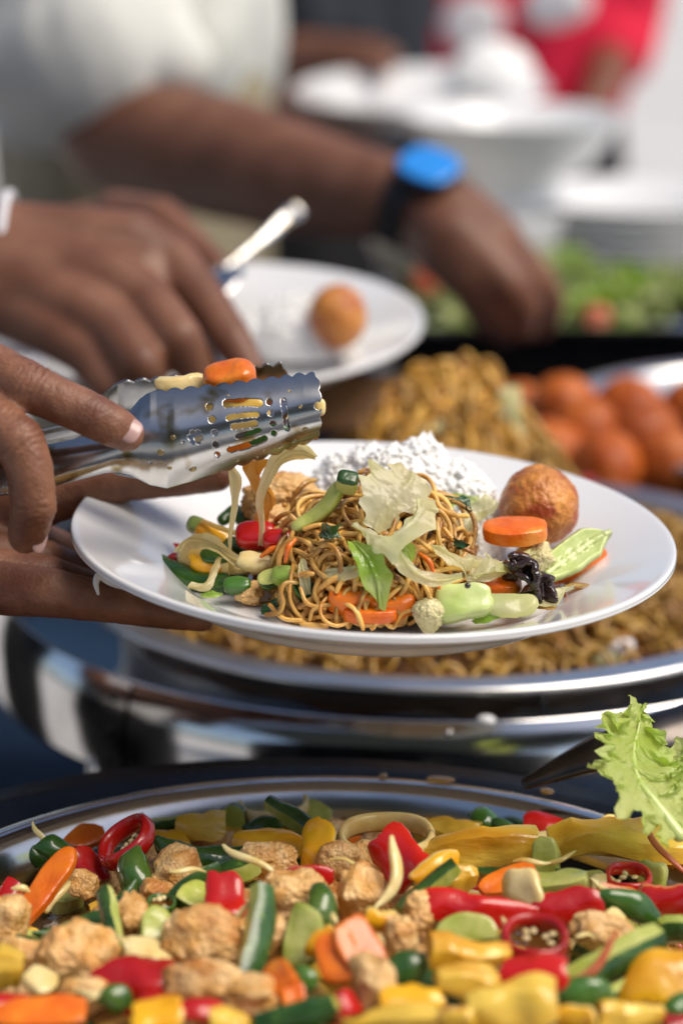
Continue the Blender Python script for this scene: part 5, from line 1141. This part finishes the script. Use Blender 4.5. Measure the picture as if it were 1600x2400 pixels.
B('red', 190, 720, 350, 890, 150, 12, 'red pepper triangle in front of the arched onion ring'); B('strand', 258, 740, 170, 1010, 60, 18)
B('baton', 515, 850, 280, 1050, 120, 11, 'zucchini wedge with dark rind facing up beside the pineapple', roll=0.6); B('yellow', 330, 930, 540, 830, 90, 9); B('pine', 480, 900, 630, 900, 140, 9)
B('baton', 600, 860, 815, 860, 70, 6); B('carrot', 640, 940, 890, 880, 95, 8); B('onion', 740, 900, 920, 1030, 160, 13); B('pale', 870, 930, 1105, 900, 105, 11)
B('red', 420, 1025, 820, 1020, 130, 14, 'wide shiny red pepper piece in the middle of the front dish', roll=0.1); B('red', 920, 1020, 1200, 1020, 130, 14, 'folded red pepper piece beside the pale cabbage stems', roll=0.2)
B('ring', 1215, 900, 1415, 900, 140, 13, face=0.6); B('ring', 740, 1170, 1030, 1190, 215, 18, 'large blurred red chilli ring near the front of the dish', face=0.68); B('carrot', 1170, 985, 1380, 1000, 100, 9)
B('chilli', 1175, 1005, 1445, 1125, 120, 12); B('red', 1390, 1030, 1600, 990, 140, 12); B('red', 730, 1320, 990, 1310, 150, 19)
B('pine', 415, 1230, 760, 1250, 140, 17); B('pine', 440, 1370, 680, 1360, 160, 19); B('pine', 590, 1470, 950, 1440, 230, 24, 'big blurred pineapple chunk at the near side of the front dish'); B('yellow', 190, 1450, 420, 1430, 210, 18)
B('pine', 60, 1545, 390, 1530, 90, 18); B('pine', 1170, 1530, 1480, 1510, 110, 20); B('baton', 985, 1430, 1440, 1180, 160, 18, 'long pale zucchini stick slanting at the near side of the dish')
B('strand', 980, 1380, 1260, 1190, 40, 24).data.materials[0] = M['red_in']; B('yellow', 1310, 1300, 1570, 1340, 230, 22); B('carrot', -10, 1250, 160, 1180, 200, 15); B('yellow', 120, 1105, 260, 1115, 90, 12)
B('chicken', 60, 1380, 220, 1370, 240, 14); B('chicken', 0, 960, 180, 960, 210, 6); B('chicken', 300, 1050, 430, 1040, 150, 9); B('chicken', 20, 820, 170, 810, 130, 2); B('chicken', 1080, 1130, 1340, 1160, 140, 12); B('chicken', 220, 1180, 330, 1160, 160, 10)
B('chilli', 1000, 1450, 1230, 1440, 130, 14); B('chilli', 210, 1310, 390, 1270, 130, 11); B('zslice', 450, 1130, 720, 1130, 110, 10); B('pale', 1370, 880, 1480, 900, 100, 9); B('onion', 1130, 920, 1240, 930, 90, 10)
B('onion', 1200, 1060, 1270, 1120, 100, 13); B('chilli', 990, 860, 1110, 930, 90, 7); B('onion', 1060, 1110, 1180, 1120, 120, 13); B('strand', 1420, 640, 1570, 900, 30, 20, 'thin reddish strand hanging by the lettuce leaf').data.materials[0] = M['red_in']
B('baton', 1460, 1140, 1600, 1120, 130, 14); B('chilli', 1450, 1500, 1600, 1440, 120, 18); B('red', 0, 1420, 60, 1500, 120, 14); B('pine', 470, 1540, 600, 1550, 90, 24); B('red', 1480, 1560, 1640, 1560, 100, 20); B('yellow', 1000, 1560, 1150, 1580, 100, 20)
sr2 = random.Random(21)
for k in range(16):
    x, y, a, l = sr2.uniform(60, 1500), sr2.uniform(1900, 2300), sr2.uniform(0, 6.28), sr2.uniform(35, 80)
    piece('strand', x, y, x + l * math.cos(a), y + 0.6 * l * math.sin(a), sr2.uniform(9, 16), 15)
# pieces beyond the frame and in the gaps
kinds = ['chicken', 'onion', 'chicken', 'onion', 'red', 'yellow', 'chilli', 'baton', 'zslice', 'carrot', 'onion', 'pine', 'pine', 'chicken', 'pale']
gr = random.Random(4)
for k in range(210):
    a = gr.uniform(0, 2 * math.pi); q = 0.165 * math.sqrt(gr.random())
    x, y = P1C[0] + q * math.cos(a), P1C[1] + q * math.sin(a)
    kind = kinds[k % len(kinds)]; L = gr.uniform(0.018, 0.030); Wd = L * gr.uniform(0.5, 0.9)
    infr = y > 0.80
    nm, ct, lb = INF[kind]
    n = unit(np.array([gr.uniform(-.5, .5), gr.uniform(-.6, .2), 1])); th = gr.uniform(0, 6.28)
    fo = obj(nm, place(piece_mesh(kind, L, Wd, 500 + k), (x, y, surf(x, y) - (0.010 if infr else 0.002 + 0.006 * gr.random())), frame_of((0, 0, 0), (math.cos(th), math.sin(th), 0), n)), [M[z] for z in MT[kind]], sharp=(32 if kind in ('pine', 'baton', 'pale', 'carrot', 'zslice', 'red', 'yellow') else None),
        label=lb, cat=ct, group='stir fry pieces in the front dish: ' + nm.replace('_', ' '))
    PIECES.append((fo, kind, np.array([x, y, surf(x, y)]), None))
import re
SPLIT = r' (beside|against|among|lying|in front|standing|slanting|below|between|with|near|facing|across|of the|by the|full|half|in the|at the|over|hanging) ?'
special = [(c, re.split(SPLIT, l)[0]) for o, k, c, l in PIECES if l]
SHORT = {'chicken': 'crumbed chicken chunk', 'red': 'glossy red pepper piece', 'yellow': 'shiny yellow pepper piece', 'chilli': 'dark green chilli half', 'baton': 'zucchini stick', 'zslice': 'pale zucchini slice', 'carrot': 'orange carrot piece',
         'ring': 'chilli ring', 'onion': 'translucent onion piece', 'onionring': 'onion ring', 'pine': 'yellow pineapple chunk', 'strand': 'thin strand', 'pale': 'pale cabbage stem piece'}
for o, k, c, l in PIECES:
    if not l:
        near = min(special, key=lambda q: np.linalg.norm(q[0] - c))[1]
        o['label'] = SHORT[k] + ' next to the ' + near + ' in the dish'; o['group'] = 'pieces next to the ' + near
# oil on the rim
for x, y, w in ((1010, 1790, 70), (1255, 1817, 32), (880, 1781, 20)):
    p = at_z(x, y, P1Z + 0.0006)
    obj('oil_drip', place(pillow(w * m_px(1.08), 0.006, 0.0016, p=2, n=2.2, noise=0.0005, s=x), p, frame_of((0, 0, 0), (1, -0.15, 0), (0, 0, 1))), M['oil'], label='amber oil drip on the rim of the front dish', cat='oil drip', group='oil drips on the front dish rim')
# lettuce and serving spoon
lt = empty('lettuce_leaf', at_z(1500, 1925, 1.0), 'frilly bright green lettuce leaf standing at the edge of the front dish', 'lettuce')
def lettuce(P, w, s, ruf=0.006, up=-FW, curl=0.3, n=110, m=70):
    V, F = ribbon(P, w, up, curl=curl, ruffle=0, jag=0.30, s=s, n=n, m=m)
    qs = np.tile(np.linspace(-1, 1, m), n); q = np.abs(qs); tt = np.repeat(np.linspace(0, 1, n), m)
    uv = np.stack([tt * 9, qs * 2.0, tt * 0 + s], 1)
    V += -FW * (ruf * (0.15 + 1.1 * q ** 2) * np.sin(tt * 34 + 3 * vnoise(uv, s) + np.sign(qs) * 1.7))[:, None]
    V += vec_noise(V * 95, s, 3) * (ruf * 0.8 * (0.2 + q ** 2))[:, None] + vec_noise(V * 300, s + 3, 2) * (0.0022 * q ** 3)[:, None]
    vein = np.abs(np.sin((tt * 1.6 - q * 0.55) * 16)); V += -FW * (0.0009 * (vein < 0.25) * (1 - q))[:, None]
    return V, F
PL = m_px(1.02)
obj('leaf_blade', lettuce([at_d(*q) for q in ((1478, 1622, 1.035), (1464, 1675, 1.025), (1452, 1735, 1.01), (1464, 1792, 0.998), (1508, 1850, 0.99), (1560, 1922, 0.985))], [a * PL for a in (16, 34, 60, 112, 112, 104, 84, 60)], 3, 0.0048), M['lettuce'], lt)
obj('leaf_fold', lettuce([at_d(*q) for q in ((1530, 1725, 1.05), (1550, 1780, 1.04), (1575, 1845, 1.02), (1600, 1910, 1.01))], [a * PL for a in (26, 70, 90, 70)], 8, 0.005), M['lettuce'], lt)
obj('leaf_rib', sweep([at_d(*p) for p in ((1468, 1660, 1.026), (1454, 1730, 1.011), (1465, 1792, 0.998), (1508, 1850, 0.990), (1558, 1918, 0.985))], [0.0004, 0.0009, 0.0013, 0.0019, 0.003], n=30), M['chayote'], lt)
t = empty('serving_spoon', at_z(1230, 1800, P1Z), 'dark metal serving spoon resting across the rim behind the lettuce', 'serving spoon')
obj('handle', sweep([at_d(1205, 1800, 1.09), at_d(1320, 1752, 1.09), at_d(1450, 1708, 1.09), at_d(1640, 1655, 1.10), at_d(1800, 1605, 1.12)], [0.003, 0.0075, 0.0115, 0.013, 0.012], [0.0015, 0.0035, 0.005, 0.005, 0.005], section=circle_section(16), up=-FW * 0.8 + UP * 0.6, n=24), M['handle_dark'], t)
obj('bowl', place(pillow(0.06, 0.045, 0.006, p=3, n=2.2, by=14, bx=8), at_d(1940, 1562, 1.14), frame_of((0, 0, 0), at_d(1940, 1562, 1.14) - at_d(1800, 1605, 1.12), UP)), M['handle_dark'], t)

# ------------------------------------------------------------------ noodles in the second dish
PK = at_y(1005, 815, 1.465)
def bed(x, y):
    r2 = ((x - P2C[0]) ** 2 + (y - P2C[1]) ** 2) / 0.2 ** 2
    z = 1.000 + 0.028 * np.clip(1 - r2, 0, 1)
    g = 0.12 * np.clip(fbm(np.stack(np.broadcast_arrays(np.asarray(x, float) * 22, np.asarray(y, float) * 22, 3.5), -1).reshape(-1, 3), 2, 3).reshape(np.shape(x)), -1, 1) * np.exp(-(((x - PK[0]) / 0.09) ** 2 + ((y - PK[1]) / 0.09) ** 2)) + np.exp(-(((x - PK[0]) / 0.050) ** 2 + ((y - PK[1]) / 0.060) ** 2)) + 0.38 * np.exp(-(((x - PK[0] + 0.065) / 0.045) ** 2 + ((y - PK[1] + 0.01) / 0.06) ** 2)) + 0.5 * np.exp(-(((x - PK[0] - 0.055) / 0.04) ** 2 + ((y - PK[1] + 0.02) / 0.06) ** 2))
    q = np.stack(np.broadcast_arrays(np.asarray(x, float) * 38, np.asarray(y, float) * 38, 0.5), -1).reshape(-1, 3)
    cl = fbm(q, 2, 7).reshape(np.shape(x)) * (0.003 + 0.007 * np.clip(g, 0, 1))
    return z + (PK[2] - 1.056) * np.clip(1.05 * g, 0, 1.25) + cl
bv = [[P2C[0], P2C[1]]]
for i in range(1, 41):
    for a in np.linspace(0, 2 * math.pi, 90, endpoint=False): bv.append([P2C[0] + 0.2 * i / 40 * math.cos(a), P2C[1] + 0.2 * i / 40 * math.sin(a)])
bv = np.array(bv); bv = np.c_[bv, bed(bv[:, 0], bv[:, 1]) - 0.004]; bv[:, 2] += 0.004 * fbm(bv * 60, 2, 5)
bfc = [(0, 1 + j, 1 + (j + 1) % 90) for j in range(90)] + [(1 + i * 90 + j, 1 + (i + 1) * 90 + j, 1 + (i + 1) * 90 + (j + 1) % 90, 1 + i * 90 + (j + 1) % 90) for i in range(39) for j in range(90)]
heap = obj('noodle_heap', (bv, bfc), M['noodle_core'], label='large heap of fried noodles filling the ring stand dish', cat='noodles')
r = np.random.RandomState(9)
def bed_noodle():
    while True:
        a, q = r.rand() * 6.283, 0.19 * math.sqrt(r.rand()); x, y = P2C[0] + q * math.cos(a), P2C[1] + q * math.sin(a)
        if r.rand() < 0.45: x, y = PK[0] + r.normal() * 0.045, PK[1] + r.normal() * 0.05
        if math.hypot(x - P2C[0], y - P2C[1]) < 0.19: break
    h = r.rand() * 6.283; k = r.normal() * 50; P = []; ph = r.rand() * 6; lay = 0.007 * r.rand() + 0.008 * (r.rand() < 0.15)
    for i in range(int(10 + 10 * r.rand())):
        k = 0.85 * k + r.normal() * 50; h += k * 0.0035; x += 0.0035 * math.cos(h); y += 0.0035 * math.sin(h)
        if math.hypot(x - P2C[0], y - P2C[1]) > 0.193: break
        P.append((x, y, lay + 0.005 * math.sin(i * 0.6 + ph)))
    P = np.array(P).reshape(-1, 3); P[:, 2] += bed(P[:, 0], P[:, 1])
    return P
allP = []
while len(allP) < 1700:
    P = bed_noodle()
    if len(P) > 5: allP.append(P)
allP.sort(key=lambda P: np.mean([p[1] for p in P]) - 6 * np.mean([p[2] for p in P]))
for P in allP[:290]:
    obj('noodle', sweep(P, 0.0015, section=circle_section(6), up=(0.3, -0.8, 0.5), n=len(P) + 6), M['noodle_bed'], heap)
rest = [sweep(P, 0.0015, section=circle_section(6), up=(0.3, -0.8, 0.5), n=len(P)) for P in allP[290:]]
tag(obj('noodle_tangle', join(rest), M['noodle_bed'], heap), kind='stuff')
for k in range(46):
    P = allP[r.randint(0, len(allP))]; p = np.array(P[0]); p[2] += 0.003
    mt, nm, lb = (('orange', 'carrot_shred', 'orange carrot shred mixed into the noodle heap'), ('cabbage', 'cabbage_scrap', 'pale cabbage scrap mixed into the noodle heap'), ('red', 'chilli_scrap', 'red chilli scrap mixed into the noodle heap'))[k % 3]
    th = r.rand() * 6.28
    obj(nm, place(pillow(0.012 + 0.01 * r.rand(), 0.005 + 0.004 * (k % 3 == 1), 0.002, p=3, noise=0.0015, s=k, bx=10, seg=14, rings=4), p, frame_of((0, 0, 0), (math.cos(th), math.sin(th), 0.3), (0, -0.4, 1))), M[mt], label=lb, cat=nm.split('_')[0], group='scraps in the noodle heap: ' + nm.replace('_', ' '))
strip('cabbage_leaf', 'cabbage', [(1140, 900, 1.44), (1175, 930, 1.43), (1205, 965, 1.42)], [26, 42, 20], 'pale cabbage leaf on the flank of the noodle heap', CB, up=up_tilt(0.4), curl=0.2, ruffle=0.006, rf=40, s=61)
for k, (x, y) in enumerate(((1425, 1484), (740, 1492), (1390, 1510))):
    obj('shrimp_piece' if k == 0 else 'cabbage_scrap', place(pillow(0.016, 0.011, 0.008, p=3, noise=0.001, s=k), at_z(x, y, bed(*at_z(x, y, 1.02)[:2]) + 0.006), frame_of((0, 0, 0), (1, 0.3, 0), (0, -0.3, 1))), M['print_white'] if k == 0 else M['cabbage'],
        label=('pale pinkish sausage piece at the front of the noodle heap', 'pale cabbage scrap at the front of the noodle heap under the plate', 'pale cabbage scrap beside the sausage piece')[k], cat=('sausage', 'cabbage', 'cabbage')[k])
# wooden serving paddle in the noodles
t = empty('serving_paddle', at_d(830, 935, 1.50), 'dark brown wooden serving paddle stuck into the noodle heap', 'serving paddle')
obj('blade', place(pillow(0.085, 0.040, 0.008, p=5, n=4, bx=2), at_d(850, 930, 1.49), frame_of((0, 0, 0), RT - UP * 0.05, -FW + UP * 0.5)), M['wood_dark'], t)
obj('handle', sweep([at_d(790, 930, 1.50), at_d(640, 935, 1.53), at_d(450, 950, 1.56)], [0.014, 0.008, 0.007], 0.006, n=12), M['wood_dark'], t)

# ------------------------------------------------------------------ spiced eggs
eggs = [(1290, 945, 1.70), (1448, 945, 1.70), (1600, 950, 1.70), (1262, 1045, 1.63), (1395, 1072, 1.60), (1530, 1060, 1.61), (1660, 1040, 1.64), (1190, 960, 1.73), (1340, 1000, 1.655), (1480, 1005, 1.65)]
sp = []
er = np.random.RandomState(2)
for k, (x, y, Y) in enumerate(eggs):
    c = at_y(x, y, Y); c[2] = min(max(c[2], 1.0), 1.06)
    ev, ef = ico(4); ax = unit(er.normal(size=3) * np.array([1, 1, 0.4])); e = ev * np.array([0.028, 0.0245, 0.025]); e[:, 1:] *= (1 - 0.10 * ev[:, :1]); e *= (1 + 0.03 * fbm(ev * 3, 3, k))[:, None]
    obj('spiced_egg', (c + e @ frame_of((0, 0, 0), ax, (0, 0, 1)), ef), M['egg_red'], label='whole reddish brown spiced egg in the steel dish', cat='egg', group='spiced eggs in the dish')
na = 60; sv = [[P3C[0], P3C[1], 0.985]] + [[P3C[0] + 0.158 * math.cos(a), P3C[1] + 0.158 * math.sin(a), 0.985] for a in np.linspace(0, 2 * math.pi, na, endpoint=False)]
for k in range(26):
    a, q = er.rand() * 6.28, 0.125 * math.sqrt(er.rand()); c = np.array([P3C[0] + q * math.cos(a), P3C[1] + q * math.sin(a), 0.992 + 0.008 * er.rand()])
    ev, ef = ico(3); obj('spiced_egg', (c + ev * np.array([0.027, 0.024, 0.024]), ef), M['egg_red'], label='whole reddish brown spiced egg in the steel dish', cat='egg', group='spiced eggs in the dish')
obj('chilli_sauce', (np.array(sv), [(0, 1 + j, 1 + (j + 1) % na) for j in range(na)]), M['sauce'], label='red brown chilli sauce under the spiced eggs', cat='sauce', kind='stuff')

# ------------------------------------------------------------------ salad
sr = np.random.RandomState(6)
for k in range(150):
    x = sr.uniform(tx0 + 0.02, tx1 - 0.02); y = sr.uniform(ty0 + 0.02, ty1 - 0.02); z = 1.0 + 0.045 * math.sin(math.pi * (y - ty0) / (ty1 - ty0)) * sr.rand() + 0.02
    th = sr.rand() * 6.28; L = 0.018 + 0.02 * sr.rand()
    mt = ('salad_pale', 'cabbage', 'salad_pale', 'salad_pale', 'green_in', 'cabbage_green')[k % 6]
    lw = {'salad_pale': 'pale green', 'cabbage_green': 'bright green', 'cabbage': 'yellowish white', 'green_in': 'dull green'}[mt]
    V, F = ribbon([np.array([x, y, z]) + L * q * np.array([math.cos(th), math.sin(th), 0.3 * sr.normal()]) for q in (-1, 0, 1)], [0.006, 0.016, 0.005], sr.normal(size=3) + np.array([0, -1, 1.2]), curl=0.4, ruffle=0.006, rf=60, s=k, n=8, m=6)
    (obj('salad_leaf', (V, F), M[mt], label=lw + ' salad leaf heaped in the long black tray', cat='salad leaf', group=lw + ' salad leaves in the tray'))
for k, (x, y) in enumerate(((980, 645), (1370, 735), (1150, 640))):
    p = at_y(x, y, (2.05, 2.06, 2.0)[k])
    obj('tomato_piece' if k < 2 else 'cucumber_slice', place(pillow(0.026, 0.026, 0.018, p=2.4, n=2.2), p, frame_of((0, 0, 0), RT, -FW)), M['red_in'] if k < 2 else M['flesh'], label=('red tomato half at the end of the salad tray', 'small red tomato piece among the salad leaves', 'pale green cucumber slice held in the reaching fingers')[k], cat='tomato' if k < 2 else 'cucumber')

# ------------------------------------------------------------------ food on the second and third plates, spoon
def on_plate(px, py, c, ax, h):
    n = ax[2]; d = ray(px, py); return CAM + d * (np.dot(c + n * h - CAM, n) / np.dot(d, n))
rp = on_plate(690, 790, P2L, PAX2, -0.015)
rice_heap([(rp[0], rp[1], rp[2] - 0.004, 0.034, 0.03, 0.036), (rp[0] - 0.025, rp[1] + 0.005, rp[2] - 0.004, 0.026, 0.024, 0.026)], 900, 12, 'blurred heap of rice on the second plate', rp[2] - 0.006)
bp = at_d(775, 728, 1.50)
bd = 1 + 0.02 * fbm(bv[:1] * 0, 1) if False else None
v5, f5 = ico(4); q = v5.copy()
cut = np.array([-0.75, -0.45, -0.5]); cut_d = np.linalg.norm(q - cut * 1.15, axis=1)
q = q * (1 + 0.02 * fbm(v5 * 4, 2, 3))[:, None]; inside = cut_d < 0.75; q[inside] = q[inside] * (0.55 + 0.45 * (cut_d[inside] / 0.75))[:, None]
obj('bitten_ball', (bp + q * np.array([0.0185, 0.0185, 0.0205]), f5), M['ball'], label='orange brown fried ball with a bite taken out on the second plate', cat='fried ball')
disc(on_plate(592, 742, P2L, PAX2, -0.010), 0.024, 0.012, 0.008, RT, UP, 'green_bean', M['green'], 'small dark green vegetable piece on the second plate', 'vegetable', p=3)
t = empty('table_spoon', at_d(530, 600, 1.55), 'steel spoon with its handle rising from the second plate', 'spoon')
obj('handle', sweep([at_d(520, 615, 1.545), at_d(590, 560, 1.56), at_d(650, 508, 1.575), at_d(688, 478, 1.58)], [0.0025, 0.0035, 0.0055, 0.0065], [0.0012, 0.0012, 0.0012, 0.0012], up=-FW, n=16), M['steel_used'], t)
obj('bowl', place(pillow(0.05, 0.032, 0.003, p=3, n=2.1, by=12, bx=6), at_d(488, 650, 1.535), frame_of((0, 0, 0), at_d(488, 650, 1.535) - at_d(530, 606, 1.545), UP - FW * 0.3)), M['steel'], t)
t = empty('serving_spoon', at_d(455, 790, 1.43), 'steel serving spoon pinched in the fingers over the second plate', 'serving spoon')
obj('handle', sweep([at_d(440, 770, 1.44), at_d(470, 800, 1.42), at_d(520, 900, 1.40)], [0.006, 0.006, 0.005], 0.002, up=-FW, n=10), M['steel'], t)
obj('bowl', place(pillow(0.055, 0.042, 0.003, p=3, n=2.1, by=12), at_d(545, 950, 1.39), frame_of((0, 0, 0), at_d(545, 950, 1.39) - at_d(520, 900, 1.40), -FW)), M['steel'], t)
rp = on_plate(1130, 185, P3L, PAX3, -0.012)
rice_heap([(rp[0], rp[1], rp[2], 0.05, 0.045, 0.045)], 260, 21, 'blurred heap of rice on the plate held by the person in dark clothes', rp[2] - 0.004)
